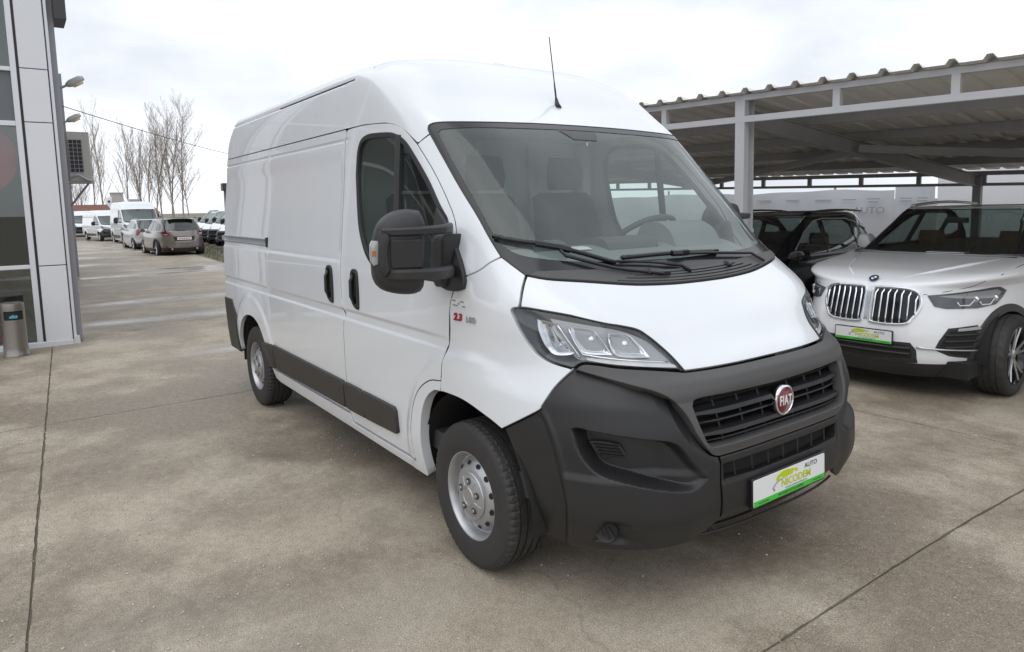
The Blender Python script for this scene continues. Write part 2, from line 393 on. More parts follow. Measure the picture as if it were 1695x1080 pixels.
HEAD=[(0.812,1.187),(0.806,1.216),(0.79,1.231),(0.77,1.234),(0.732,1.231),(0.635,1.208),(0.541,1.173),(0.456,1.143),(0.427,1.115),(0.401,1.077),(0.378,1.036),(0.357,0.983)]
HEADB=[(0.357,0.983),(0.45,0.999),(0.553,1.012),(0.602,1.021),(0.64,1.024),(0.658,1.017),(0.675,1.002)]
HEADO=[(0.675,1.002),(0.692,1.005),(0.745,1.021),(0.783,1.05),(0.802,1.087),(0.812,1.139),(0.812,1.187)]
head_top=spl(HEAD[3:],.01,60); head_bot=spl(HEADB,.01,60); head_out=spl(HEADO+HEAD[1:4],.01,70)
hood_seam=spl([(0.688,1.357),(0.734,1.291),(0.77,1.234)],.02)
hood_rear=spl([(0.688,1.357),(0.631,1.341),(0.529,1.326),(0.384,1.302),(0.29,1.291),(0.15,1.283),(0,1.281)],.02)
hood_front=spl([(0.357,0.983),(0.214,0.981),(0.075,0.980),(0,0.980)],.02)
ws_top=spl([(0,2.084),(0.286,2.081),(0.589,2.069),(0.708,2.066),(0.75,2.062),(0.775,2.050),(0.786,2.033),(0.79,2.008)],.015,80)
ws_side=spl([(0.79,2.008),(0.793,1.897),(0.789,1.712),(0.77,1.561),(0.751,1.47),(0.742,1.432)],.02)
ws_low=spl([(0.742,1.432),(0.71,1.388),(0.688,1.357)],.02)
pil_bot=spl([(0.742,1.432),(0.792,1.407),(0.854,1.369),s2f(-.06,1.325)],.02)
DOORF=[(-.517,1.963),(-.355,1.818),(-.214,1.672),(-.139,1.575),(-.095,1.45),(-.06,1.325)]          # door front edge along the pillar (x,z)
DOORT=[(-1.397,2.028),(-1.388,2.095),(-1.36,2.113),(-1.289,2.117),(-1.106,2.116),(-.857,2.1),(-.742,2.081),(-.636,2.04),(-.517,1.963)]
DOORN=[(-.06,1.325),(-.092,1.264),(-.119,1.179),(-.134,1.023),(-.17,.946),(-.19,.840)]
DARCH=[(-.19,.840),(-.302,.821),(-.419,.755),(-.498,.656),(-.549,.517),(-.557,.447),(-.556,.345)]
DREAR=[(-1.40,.345),(-1.43,.41),(-1.425,.592),(-1.41,.925),(-1.384,1.012),(-1.42,1.09),(-1.426,1.31),(-1.42,1.42),(-1.415,1.601),(-1.405,1.80),(-1.397,2.028)]
dF=spl(DOORF,.03); dT=spl(DOORT,.03,50); dN=spl(DOORN,.03); dA=spl(DARCH,.03,60); dR=spl(DREAR,.03,60)
vsS=np.unique(np.round(np.concatenate([np.arange(.26,2.15,.035),np.arange(.975,1.075,.006),np.arange(1.312,1.358,.006),np.arange(2.034,2.072,.004)]),4))
usS=np.arange(-4.5,.1,.045)
# ---- hood, fenders, pillars
hood_out=half(join(hood_rear[::-1],hood_seam,head_top,hood_front))
panel('hood',hood_out,pfD(lambda p,z:-.0015+.010*np.exp(-((np.abs(p)-.56)/.10)**2)*sstep(1.0,1.1,z)*sstep(1.33,1.22,z)),'white_paint',van,res=.03,us=np.arange(-.8,.8,.025),vs=np.arange(.97,1.38,.014),gap=.003)
ARCHF=[s2f(-.20,.787),(1.375,.793),(1.22,.790),(1.094,.753),(1.03,.722)]
arF=spl(ARCHF,.02); bw=spl([(1.03,.722),(.843,.831),(.818,.855),(.744,.934),(.676,1.001)],.02,30)
fend=join(pil_bot,spl(sF(DOORN),.03),[s2f(-.19,.84),s2f(-.20,.787)],arF,bw,head_out,hood_seam[::-1],ws_low[::-1])
panel('fender',fend,pfF,'white_paint',van,us=np.arange(.6,1.7,.022),vs=np.arange(.7,1.45,.022),res=.03,mirror=True,thick=.03)
pil=join(ws_side,pil_bot,spl(sF(DOORF),.03)[::-1],[s2f(-.517,1.963),(.79,2.008)])
panel('windscreen_pillar',pil,pfF,'white_paint',van,us=np.arange(.7,1.2,.025),vs=np.arange(1.3,2.05,.04),res=.03,mirror=True,gap=.0008)
# ---- roof
zbF=[(0,2.084),(0.286,2.081),(0.589,2.069),(0.708,2.066),(0.75,2.062),(0.775,2.050),(0.79,2.008),(0.871,1.965)]+[s2f(x,z) for x,z in [(-.636,2.04),(-.742,2.081),(-.857,2.1),(-1.106,2.116),(-1.289,2.118)]]+[(1.5708,2.118)]
zbF=np.array(sorted(zbF)); 
phs=np.unique(np.concatenate([np.linspace(0,.68,20),np.linspace(.68,.9,26),np.linspace(.9,1.5708,26)]))
nside=46; nrow=46
rows=1-(1-np.linspace(0,1,nrow))**1.55
Vr=[];NI=0; idx={}
def roof_loop(t):
    L=[]
    for ph in phs:
        zb=np.interp(ph,zbF[:,0],zbF[:,1]); z=zb+(2.5495-zb)*t+.003*(1-t); x,y=front_xy(np.float64(ph),np.float64(z)); L.append((float(x),float(y),z))
    z=2.118+(2.5495-2.118)*t+.003*(1-t); x0=float(tab(z)[2]); xr=float(xrear(z))
    for k in range(1,nside+1):
        u=k/nside; x=x0+(xr-x0)*u**.93; L.append((x,max(float(side_y(np.float64(x),np.float64(z))),.05),z))
    y1=L[-1][1]; 
    for k in range(1,7): L.append((xr-.015*k/6,y1*(1-k/6),z))
    return L
loops=[roof_loop(t) for t in rows]; n1=len(loops[0])
V=[];F=[]
for L in loops:
    V+= [(x,-y,z) for x,y,z in L]+[(x,y,z) for x,y,z in L[-2:0:-1]]
w2=2*n1-2
for i in range(nrow-1):
    for k in range(w2): 
        F.append((i*w2+k,i*w2+(k+1)%w2,i*w2+w2+(k+1)%w2,i*w2+w2+k))
for k in range(n1-1): 
    b=(nrow-1)*w2; F.append(tuple(dict.fromkeys((b+k,b+k+1,b+(w2-k-1)%w2,b+(w2-k)%w2))))
F=[f[::-1] for f in F]
roof=mk('roof',V,F,'white_paint',van,smooth=True)
# check orientation
if roof.data.polygons[len(roof.data.polygons)-8].normal.z<0: roof.data.flip_normals()
roof.data.set_sharp_from_angle(angle=R(50))
for s in(-1,1):
    b=MB(); b.tube([(x,s*(float(side_y(np.float64(x),np.float64(2.4)))+.002),2.4) for x in np.linspace(-2.75,-1.335,8)],.0045,6); b.build('gutter_seal','black_plastic',roof)
b=MB(); zz=np.linspace(2.2,2.549,700); P=[]
for y in np.linspace(-.86,.86,45):
    sy=side_y(np.full(700,-1.16),zz); k=np.argmin(np.abs(sy-abs(y))); P.append((-1.16,y,float(zz[k])-.001 if abs(y)>sy.min()+.01 else 2.5485))
b.tube(P,.0045,6); b.build('roof_joint','white_matte',roof,True)
# ---- side panels
slid=join(dR[::-1],spl([(-1.43,.41),(-1.5,.40),(-2.90,.40),(-2.985,.40)],.1),spl([(-2.985,.40),(-2.95,.9),(-2.925,1.6),(-2.925,2.117)],.05),spl([(-2.925,2.117),(-1.41,2.117),(-1.397,2.028)],.05))
slid=join(dR[2:],spl([(-1.397,2.028),(-1.40,2.1165)],.05),spl([(-1.40,2.1165),(-2.925,2.1165)],.05),spl([(-2.925,2.1165),(-2.925,1.6),(-2.95,.9),(-2.985,.40)],.05),spl([(-2.985,.40),(-1.43,.40)],.1))
panel('sliding_door',slid,pfS,'white_paint',van,us=usS,vs=vsS,res=.045,mirror=True,gap=.0016)
RARCH=[(-3.035,.40),(-3.05,.47),(-3.12,.60),(-3.22,.70),(-3.34,.755),(-3.47,.77),(-3.62,.755),(-3.76,.70),(-3.86,.61),(-3.92,.50),(-3.935,.40)]
quart=join(spl([(-2.985,.40),(-2.95,.9),(-2.925,1.6),(-2.925,2.1165)],.05),spl([(-2.925,2.1165),(-4.36,2.1165)],.1),[(float(xrear(z))+.006,z) for z in np.arange(2.1165,.39,-.05)],[(-4.44,.40),(-3.935,.40)],spl(RARCH[::-1],.03,60))
panel('rear_quarter_panel',quart,pfS,'white_paint',van,us=np.unique(np.round(np.concatenate([usS,np.arange(-4.46,-4.28,.015),np.arange(-4.15,-2.95,.02)]),4)),vs=np.unique(np.round(np.concatenate([vsS,np.arange(.4,1.0,.02)]),4)),res=.04,mirror=True,thick=.03,gap=.0016)
WIN=spl([(-.20,1.60),(-.273,1.666),(-.386,1.783),(-.572,1.948),(-.66,2.005),(-.74,2.032),(-.814,2.045),(-1.0,2.057),(-1.09,2.055),(-1.163,2.035),(-1.205,1.98),(-1.22,1.877),(-1.215,1.791),(-1.17,1.567),(-1.106,1.448),(-1.03,1.375),(-.931,1.331),(-.80,1.31),(-.5,1.305),(-.25,1.305),(-.15,1.31),(-.12,1.36),(-.125,1.47),(-.20,1.60)],.02,70)[:-1]
GLS=offset(WIN,.034 if area(WIN)<0 else -.034) if False else None
WINc=WIN if area(WIN)>0 else WIN[::-1]
GL=offset(WINc,-.024)
# the glass opening is wider along the rear edge where the seal is deep
door_poly=join(dT,dF,dN,dA,spl([(-.556,.345),(-1.40,.345)],.05),dR)
doors=panel('front_door',door_poly,pfS,'white_paint',van,holes=[WINc],us=np.unique(np.round(np.concatenate([usS,np.arange(-.85,0,.018)]),4)),vs=np.unique(np.round(np.concatenate([vsS,np.arange(.35,1.06,.018)]),4)),res=.03,mirror=True,gap=.0028)
for d,s in zip(doors,(1,-1)):
    def pw(x,z,s=s): a,b_,c=pfS(x,z); return a,b_*s,c
    panel('window_seal',WINc,pw,'black_plastic',d,holes=[GL],res=.02,us=[],vs=[],gap=-.003,thick=.02,edge=.004,off=.003,out_from=(-.6,0,1.6))
    panel('window_glass',offset(WINc,-.02),pw,'side_glass',d,res=.05,rim=False,off=-.012,out_from=(-.6,0,1.6))
    b=MB(); b.tube([Vector((x,-s*(float(side_y(np.float64(x),np.float64(z)))-.004),z)) for x,z in((-.69,2.02),(-.685,1.8),(-.67,1.5),(-.66,1.31))],.022,6); b.build('window_divider','black_plastic',d)
for d_,s in zip(doors,(1,-1)):
    for nm,seg in(('dark_gap_seal',join(dR,dT,dF)),('dark_gap_seal',join(dN,dA))):  # black strip added behind the door gaps so the seams read dark
        b=MB(); b.tube([Vector((x,-s*(float(side_y(np.float64(x),np.float64(z)))-.0065),z)) for x,z in seg[::2]],.0062,5); b.build(nm,'black_plastic',d_)
SILL=join([(-3.035,.40),(-2.99,.385),(-1.44,.385),(-1.41,.332),(-.570,.332)],spl([(-.570,.332),(-.571,.447),(-.563,.517),(-.511,.662),(-.429,.767),(-.305,.834),(-.195,.850)],.03)[0:0],dA[::-1],[(-.20,.787)],spl([(-.20,.787),(-.262,.78),(-.344,.729),(-.402,.646),(-.435,.546),(-.45,.45),(-.452,.29)],.03),[(-.47,.275),(-1.5,.285),(-2.9,.295),(-3.0,.31)])
panel('sill',SILL,pfS,'white_paint',van,us=usS,vs=vsS,res=.04,mirror=True,thick=.05,gap=.002)
# ---- rear doors
for s in(-1,1):
    def pr(y,z,s=s): return xrear(np.asarray(z,float))-.012+0*y,s*np.asarray(y,float),np.asarray(z,float)
    rd=panel('rear_door',[(.004,.45),(.90,.45),(.90,2.0),(.86,2.30),(.004,2.30)],pr,'white_paint',van,res=.12,out_from=(0,0,1.2))
b=MB(); b.box((-4.56,-.95,.40),(-4.44,.95,.58),.02); b.build('rear_bumper','moulding_plastic',van)
# ---- dark plastic side mouldings and rear corners
def pfSo(x,z): x=np.asarray(x,float); z=np.asarray(z,float); return x,-side_y(x,z)-.002,z
for poly in([(-3.17,.595),(-2.93,.605),(-2.86,.415),(-2.99,.41),(-3.02,.42)],[(-2.925,.605),(-1.445,.598),(-1.452,.425),(-2.855,.415)],[(-1.43,.598),(-1.185,.596),(-1.14,.428),(-1.435,.425)],[(-1.18,.596),(-.735,.592),(-.715,.575),(-.715,.455),(-.735,.440),(-1.135,.428)]):
    panel('side_moulding',poly,pfSo,'moulding_plastic',van,res=.05,mirror=True,gap=.001,thick=.022,edge=.008,off=.018)
panel('rear_corner_trim',[(-4.46,.85),(-4.10,.85),(-4.04,.78),(-3.95,.70),(-3.945,.38),(-4.30,.38),(-4.43,.44),(-4.468,.60)],pfSo,'moulding_plastic',van,res=.03,mirror=True,gap=.001,thick=.02,edge=.006,off=.012)
# ---- sliding door track and handles
for s in(-1,1):
    P=[(x,s*(float(side_y(np.float64(x),np.float64(1.40)))+.004),1.415) for x in np.linspace(-4.44,-2.98,12)]
    for dz,r in((.022,.010),(-.022,.010)): b=MB(); b.tube([(x,y,z+dz-.012) for x,y,z in P],r,6); b.build('door_track_edge','satin_metal',van)
for s in(-1,1):
    b=MB(); 
    for x0_,x1_ in zip(np.linspace(-4.45,-2.98,9)[:-1],np.linspace(-4.45,-2.98,9)[1:]):
        y=float(side_y(np.float64(.5*(x0_+x1_)),np.float64(1.40))); b.add([(x0_,s*(y+.003),1.382),(x1_,s*(y+.003),1.382),(x1_,s*(y+.003),1.425),(x0_,s*(y+.003),1.425)],[(0,1,2,3) if s<0 else (3,2,1,0)])
    b.build('door_track','lamp_grey',van)
    b=MB(); y=float(side_y(np.float64(-2.95),np.float64(1.4))); b.box((-2.985,min(s*(y-.01),s*(y+.012)),1.365),(-2.95,max(s*(y-.01),s*(y+.012)),1.44),.004); b.build('track_stop','black_plastic',van)
def handle(xc,zc,par,s):
    oval=np.array([(xc+sx,zc+sz) for sx,sz in [(-.052,.06),(-.045,.10),(-.02,.118),(.02,.116),(.045,.095),(.055,.03),(.058,-.08),(.05,-.112),(.01,-.108),(-.035,-.08),(-.052,-.03)]])
    oval=spl(np.vstack([oval,oval[:1]]),.015,90)[:-1]; slot=offset(oval if area(oval)>0 else oval[::-1],-.024)
    def ph(x,z,s=s): a,b_,c=pfS(x,z); return a,b_*s,c
    h=panel('door_handle',oval,ph,'black_plastic',par,holes=[slot],res=.012,us=[],vs=[],thick=.02,edge=.006,gap=0,off=.012,out_from=(-1,0,1.2))
    panel('handle_recess',offset(slot,.004),ph,'gloss_black',h,res=.02,rim=False,off=.002,out_from=(-1,0,1.2))
    b=MB(); y=float(side_y(np.float64(xc),np.float64(zc))); b.tube([(xc-.008,-s*(y+.006),zc+.085),(xc-.012,-s*(y+.022),zc+.05),(xc-.010,-s*(y+.024),zc-.04),(xc+.0,-s*(y+.006),zc-.085)],.011,8); b.build('pull_bar','black_plastic',h,True)
for k,(d,s) in enumerate(zip(doors,(1,-1))): handle(-1.205,1.185,d,s)
sld=[o for o in van.children if o.name.startswith('sliding_door')]
for d,s in zip(sld,(1,-1)): handle(-1.605,1.185,d,s)
# ---- windscreen
ws_out=half(join(ws_top,ws_side,ws_low,hood_rear))
FR=spl([(0,2.050),(.172,2.048),(.461,2.041),(.653,2.032),(.735,2.024),(.752,2.008),(.757,1.96),(.761,1.872),(.759,1.754),(.755,1.642),(.741,1.528),(.722,1.483),(.687,1.447),(.633,1.427),(.5,1.405),(.3,1.392),(.0,1.385)],.02,75)
ws_in=half(FR)
wsn=panel('windscreen',ws_out,pfF,'windscreen_glass',van,us=np.arange(-.8,.8,.025),vs=np.arange(1.28,2.1,.03),res=.03,gap=.004,thick=.006,edge=.002,rim=False,off=-.002)
panel('windscreen_border',ws_out,pfF,'frit',wsn,holes=[ws_in],us=np.arange(-.8,.8,.04),vs=np.arange(1.28,2.1,.03),res=.025,gap=.001,rim=False,off=.0006)
panel('sensor_cover',[(-.085,2.052),(-.065,2.02),(-.034,1.989),(.127,1.991),(.15,2.02),(.19,2.052)],pfF,'frit',wsn,res=.03,rim=False,off=.0010)
b=MB(); ol=ws_out; b.tube([FP(a,z,-.001) for a,z in join(hood_rear[:1],ws_low[::-1],ws_side[::-1],ws_top[::-1],(ws_top*[-1,1]),(ws_side*[-1,1]),(ws_low*[-1,1]))],.0045,5); b.build('windscreen_gasket','black_plastic',wsn)
# ---- cowl grille with slots
cow_up=spl([(.655,1.372),(.56,1.372),(.45,1.366),(.3,1.352),(.15,1.342),(0,1.338)],.03)
cow=panel('cowl_panel',half(join(cow_up[::-1],[(.688,1.357)],hood_rear)),pfF,'grey_plastic',van,us=np.arange(-.7,.7,.03),vs=np.arange(1.27,1.39,.01),res=.025,gap=.001,thick=.02,edge=.004,off=.006)
for k in range(4):
    f=[.22,.42,.62,.80][k]; e_=.42-.045*k; Pp=[]
    for a in np.linspace(-e_,e_-.02,30):
        z0=np.interp(abs(a),hood_rear[::-1,0],hood_rear[::-1,1]); z1=np.interp(abs(a),cow_up[::-1,0],cow_up[::-1,1]); Pp.append(FP(a,z0+(z1-z0)*f,.0075))
    b=MB(); b.tube(Pp,.0042,6); b.build('cowl_slot','gloss_black',cow)
for a in(.235,-.235):
    b=MB(); b.tube([FP(a,1.338,.004),FP(a,1.343,.022)],[.02,.013],8); b.tube([FP(a-.012,1.335,.02),FP(a+.02,1.34,.032)],.007,6); b.build('washer_nozzle','black_plastic',cow)
# ---- wipers (blade and arm each)
def px_line(pts,off,r,name,m,par,n=8):
    b=MB(); b.tube([FP(a,z,o) for (a,z),o in zip(pts,off)],r,n); return b.build(name,m,par,True)
def wiper(bl,arm):
    w_=px_line(spl(arm,.05),[.03]*len(spl(arm,.05)),.008,'wiper_arm','gloss_black',van,6)
    B=spl(bl,.05); px_line(B,[.020]*len(B),.011,'wiper_blade','gloss_black',w_,6); px_line(B,[.008]*len(B),.004,'wiper_rubber','rubber',w_,5)
    m_=len(B)//2; b=MB(); b.tube([FP(*B[m_-1],.026),FP(*B[m_],.036),FP(*B[m_+1],.028)],.016,6); b.build('wiper_joint','gloss_black',w_)
wiper([(.743,1.519),(.666,1.497),(.557,1.470),(.36,1.388)],[(.557,1.474),(.538,1.430),(.388,1.370),(.269,1.345),(.15,1.325)])
wiper([(.314,1.406),(.042,1.408),(-.249,1.40)],[(.042,1.405),(-.10,1.40),(-.242,1.393),(-.428,1.379),(-.455,1.335)])
b=MB(); P=spl([(.352,1.394),(.192,1.378),(.043,1.354),(.018,1.325)],.05); b.tube([FP(a,z,.022) for a,z in P],[.006]*(len(P)-3)+[.010]*3,6); b.build('wiper_link','gloss_black',van,True)
# ---- headlights
HEADP=join(spl(HEADO[0:],.01,70),spl(HEAD,.01,70),head_bot[1:])
HEADP=join(head_out,head_top,head_bot)
for s in(1,-1):
    def q(poly): return np.asarray(poly,float)*[s,1]
    lens=panel('headlight',q(HEADP),pfF,'lens',van,us=np.arange(-.85,.85,.03),vs=np.arange(.97,1.25,.03),res=.02,gap=.004,thick=.012,edge=.003,off=.001)
    panel('lamp_housing',q(offset(HEADP if area(HEADP)>0 else HEADP[::-1],-.002)),pfD(lambda p,z:-.014-.040*sstep(0,.05,pdist(np.stack([np.abs(p),z],1),HEADP))),'lamp_dark',lens,us=np.arange(-.85,.85,.02),vs=np.arange(.97,1.25,.02),res=.02,gap=.001,rim=False)
    def bowl(name,poly,m,d0,dep,ramp,rs=.012):
        poly=np.asarray(poly,float); pl=spl(np.vstack([poly,poly[:1]]),.01,75)[:-1]
        return panel(name,q(pl),pfD(lambda p,z:-d0-dep*sstep(0,ramp,pdist(np.stack([np.abs(p),z],1),pl))),m,lens,us=np.arange(-.85,.85,rs),vs=np.arange(.97,1.25,rs),res=rs,gap=0,rim=False)
    bowl('lamp_bezel',[(.700,1.196),(.60,1.170),(.50,1.140),(.43,1.095),(.40,1.05),(.375,1.005),(.50,1.022),(.60,1.034),(.662,1.034),(.690,1.10)],'lamp_grey',.020,.004,.03)
    bowl('low_beam_reflector',[(.645,1.165),(.586,1.154),(.573,1.129),(.552,1.051),(.627,1.056),(.645,1.07),(.66,1.121)],'reflector',.010,.060,.050,.007)
    bowl('high_beam_reflector',[(.545,1.136),(.484,1.126),(.459,1.087),(.439,1.034),(.545,1.048),(.555,1.105)],'reflector',.010,.060,.050,.007)
    bowl('indicator_reflector',[(.738,1.193),(.69,1.179),(.681,1.144),(.662,1.060),(.685,1.05),(.732,1.051),(.753,1.092),(.752,1.15)],'reflector',.010,.045,.045,.007)
    bowl('daytime_strip',[(.636,1.049),(.548,1.036),(.391,1.015),(.368,.992),(.552,1.017),(.635,1.033)],'interior_light',.010,.004,.01)
    for nm,pts in(('lamp_trim',[(.684,1.174),(.671,1.107),(.651,1.042)]),('lamp_trim',[(.655,1.158),(.653,1.098),(.641,1.056),(.548,1.038),(.395,1.016)]),('lamp_trim',[(.548,1.118),(.552,1.08),(.54,1.046)])):
        b=MB(); b.tube([FP(a*s,z,-.010) for a,z in spl(pts,.02)],.0042,6); b.build(nm,'chrome',lens,True)
    for a,z in((.602,1.108),(.502,1.085)):
        b=MB(); c=FP(a*s,z,-.045); n=FP(a*s,z,0)-c; b.tube([c,c+n*.35,c+n*.55],[.017,.017,.006],12); b.build('bulb','chrome',lens,True)
    b=MB(); b.tube([FP(a*s,z,0) for a,z in join(head_top[:2],head_top)],.005,6); b.build('lamp_gasket','black_plastic',lens)
# ---- grey grille surround
SURL=spl([(.676,1.001),(.603,.976),(.527,.950),(.472,.926),(.44,.894),(.415,.831),(.403,.755),(.373,.682),(.353,.660),(.331,.652)],.015,80)
sur_bot=spl([(.331,.652),(.18,.652),(0,.652)],.03)
GRO=half(join(spl([(0,.878),(.12,.881),(.257,.886),(.345,.888),(.372,.880),(.381,.862),(.381,.79),(.372,.725),(.362,.706),(.34,.698),(.17,.697),(0,.697)],.015,80)))
sur=half(join(hood_front[::-1],head_bot,SURL,sur_bot))
def dsur(p,z):
    a=np.abs(p); k=1-sstep(.40,.66,a)
    return .004+.026*sstep(.985,.945,z)*sstep(.875,.925,z)*k+.012*sstep(.925,.885,z)*k-.010*sstep(.70,.655,z)+.006*np.exp(-((z-.958)/.012)**2)*0
surr=panel('grille_surround',sur,pfD(dsur),'grey_plastic',van,holes=[GRO],us=np.arange(-.7,.7,.018),vs=np.arange(.64,1.03,.009),res=.02,gap=.0025,thick=.05,edge=.004)
gr=panel('grille',offset(GRO if area(GRO)>0 else GRO[::-1],.02),pfF,'underbody',van,us=np.arange(-.4,.4,.05),vs=[],res=.03,rim=False,off=-.075)
def slat(z0,h,dpt,e0,name,fwd):
    n=41; A=np.linspace(-e0,e0,n); V=[];F=[]
    for a in A:
        t=abs(a)/e0; drop=-.010*sstep(.72,1.0,t)*(1 if h>.015 else .6)
        for dz,dd in((h/2,-dpt),(h/2*.6,fwd),(-h/2*.6,fwd+.003),(-h/2,-dpt)): 
            p_=FP(a,z0+dz*(1-.35*sstep(.8,1,t)),dd+drop); V.append(p_)
    for i in range(n-1):
        for k in range(4): F.append((i*4+k,i*4+(k+1)%4,i*4+4+(k+1)%4,i*4+4+k))
    F+= [(0,1,2,3),tuple((n-1)*4+k for k in(3,2,1,0))]
    o=mk(name,V,F,'bumper_plastic',gr); autosm(o,40)
for z0,h,f,e0 in((.868,.008,-.012,.375),(.826,.026,.004,.379),(.788,.008,-.012,.378),(.745,.026,.004,.372),(.716,.008,-.012,.364)): slat(z0,h,.05,e0,'grille_slat',f)
for a in(.29,.185,.08,-.08,-.185,-.29):
    b=MB(); b.tube([FP(a,.702,-.022),FP(a,.79,-.026),FP(a,.882,-.026)],.0042,5); b.build('grille_rib','bumper_plastic',gr)
# badge
BX=.938
b=MB(); b.lathe([(.0,-.06),(.040,-.06),(.066,-.012),(.0665,0),(.064,.008),(.058,.010),(.0555,.006),(.0,.006)],48,'x',(BX,0,.804)); bd=b.build('badge','chrome',van); autosm(bd,40)
b=MB(); b.lathe([(.055,.0065),(.054,.0085),(.0,.0095)],40,'x',(BX,0,.804)); b.build('badge_disc','badge_red',bd,True)
text('badge_letters','FIAT','plate_white',bd,.058,frame((BX+.011,0,.803),(0,1,0),(0,0,1)),.0015,bold=.0012,sx=.62,space=1.22)
# ---- bumper corners
ARB=spl([(1.03,.722),(1.015,.642),(1.002,.55),(.993,.464),(.96,.34),(.922,.243)],.02)
LOWB=spl([(.922,.243),(.825,.259),(.74,.280),(.669,.294),(.527,.298),(.411,.324)],.02)
INT=spl([(.758,.78),(.737,.794),(.668,.783),(.551,.759),(.467,.732),(.418,.639),(.375,.573),(.445,.541),(.54,.559),(.645,.593),(.714,.617),(.746,.658),(.761,.713),(.758,.78)],.015,95)[:-1]
FOGP=spl([(.748,.325),(.742,.40),(.73,.44),(.70,.452),(.61,.440),(.545,.405),(.515,.33),(.542,.309),(.624,.312),(.748,.325)],.015,95)[:-1]
CR=np.array([(.30,.60),(.42,.70),(.437,.738),(.45,.798),(.482,.841),(.557,.869),(.67,.897),(.749,.92),(.85,.94),(1.1,.95)])
def dbump(p,z):
    a=np.abs(p); P=np.stack([a,z],1); zc=np.interp(a,CR[:,0],CR[:,1])
    d=-.30*np.log1p(np.exp(np.clip((z-zc)/.006,-40,40)))*.006*(1-sstep(.62,.80,a))
    di=np.where(pip(P,INT),pdist(P,INT),0); d=d-.080*sstep(0,.026,di)*sstep(.37,.55,a)-.008*sstep(0,.02,di)
    d=d+.012*sstep(.62,.585,z)*sstep(.36,.46,a)*(1-sstep(.80,.84,a))
    df=np.where(pip(P,FOGP),pdist(P,FOGP),0); d=d-.032*sstep(0,.04,df)*sstep(.58,.69,a)
    d=d-.018*sstep(.826,.842,a)*sstep(.86,.80,z)+.007*np.exp(-((a-.820)/.010)**2)*sstep(.86,.80,z)*sstep(.36,.45,z)
    d=d-.02*sstep(.31,.25,z)
    return d+.003
bc=join(bw,SURL,[(.331,.652),(.328,.626),(.336,.543),(.337,.387),(.411,.326)],LOWB[::-1],ARB[::-1])
for s in(1,-1):
    bp=panel('bumper_corner',bc*[s,1],pfD(dbump),'bumper_plastic',van,us=np.unique(np.round(np.concatenate([np.arange(-1.06,1.06,.013),s*np.arange(.36,.78,.0048)]),4)),vs=np.unique(np.round(np.concatenate([np.arange(.23,1.01,.013),np.arange(.30,.46,.007),np.arange(.53,.80,.0045)]),4)),res=.014,gap=.0018,thick=.03,edge=.003)
    VENT=np.array([(.735,.733),(.682,.737),(.632,.728),(.617,.680),(.696,.668),(.722,.690)])*[s,1]
    vt=panel('bumper_vent',VENT,pfF,'bumper_plastic',bp,res=.02,gap=0,thick=.01,edge=.003,off=-.062)
    for k in range(4):
        z0=.718-.0125*k; b=MB(); b.tube([FP(s*(.718-.004*k),z0,-.057),FP(s*(.64-.004*k),z0-.004,-.057)],.0036,6); b.build('vent_slot','gloss_black',vt)
    c=FP(.709*s,.385,-.020); n=(FP(.709*s,.385,.02)-c).normalized(); b=MB()
    fx=Vector((n.y,-n.x,0)).normalized(); fz=Vector((0,0,1))
    V=[];F=[];pr=[(.050,-.03),(.047,.020),(.042,.026),(.036,.022),(0,.024)]
    for (q_,h) in pr:
        for k in range(28): t=2*math.pi*k/28; V.append(c+n*h+fx*q_*math.cos(t)+fz*q_*math.sin(t))
    for i in range(len(pr)-1):
        for k in range(28): F.append((i*28+k,i*28+(k+1)%28,i*28+28+(k+1)%28,i*28+28+k))
    fg=mk('fog_lamp_cover',V,F,'bumper_plastic',bp); autosm(fg,40)
    for k in(-1,0,1):
        b=MB(); o_=c+n*.026+fx*(.020*k); b.tube([o_+fz*.026*(1-.3*abs(k))+fx*.012,o_-fz*.026*(1-.3*abs(k))-fx*.012],.004,6); b.build('cover_rib','black_plastic',fg)
    b=MB(); b.tube([FP(s*a,z,.0035) for a,z in((.452,.505),(.405,.500),(.403,.455),(.448,.460),(.452,.505))],.0016,5); b.build('tow_cover_outline','gloss_black',bp)
# ---- bumper centre, lower grille, lip
LG=half([(0,.617),(.318,.618),(.322,.556),(0,.548)]); LG=np.array([(.318,.618),(.322,.556),(.15,.550),(-.15,.550),(-.322,.556),(-.318,.618),(0,.616)])
cen=half(join(sur_bot[::-1],[(.331,.652),(.328,.626),(.336,.543),(.337,.392),(0,.392)]))
def dcen(p,z): return .004-.004*sstep(.64,.652,z)+.004*sstep(.55,.53,z)-.008*sstep(.41,.392,z)
bcn=panel('bumper_centre',cen,pfD(dcen),'bumper_plastic',van,holes=[LG],us=np.arange(-.35,.35,.02),vs=np.arange(.39,.66,.01),res=.02,gap=.0018,thick=.045,edge=.003)
panel('lower_grille_backing',offset(LG if area(LG)>0 else LG[::-1],.02),pfF,'underbody',bcn,res=.05,rim=False,off=-.05)
for a in np.linspace(-.262,.262,7):
    b=MB(); b.tube([FP(a,.553,-.010),FP(a,.617,-.014)],.004,5); b.build('lower_grille_rib','bumper_plastic',bcn)
panel('bumper_lip',half([(0,.390),(.337,.386),(.409,.330),(.30,.318),(0,.310)]),pfF,'gloss_black',van,us=np.arange(-.4,.4,.03),vs=[],res=.03,off=-.03,thick=.02,gap=.001)
b=MB(); b.tube([FP(a,.312+.07*a*a,-.012) for a in np.linspace(-.40,.40,31)],.006,6); b.build('lip_edge','bumper_plastic',van,True)
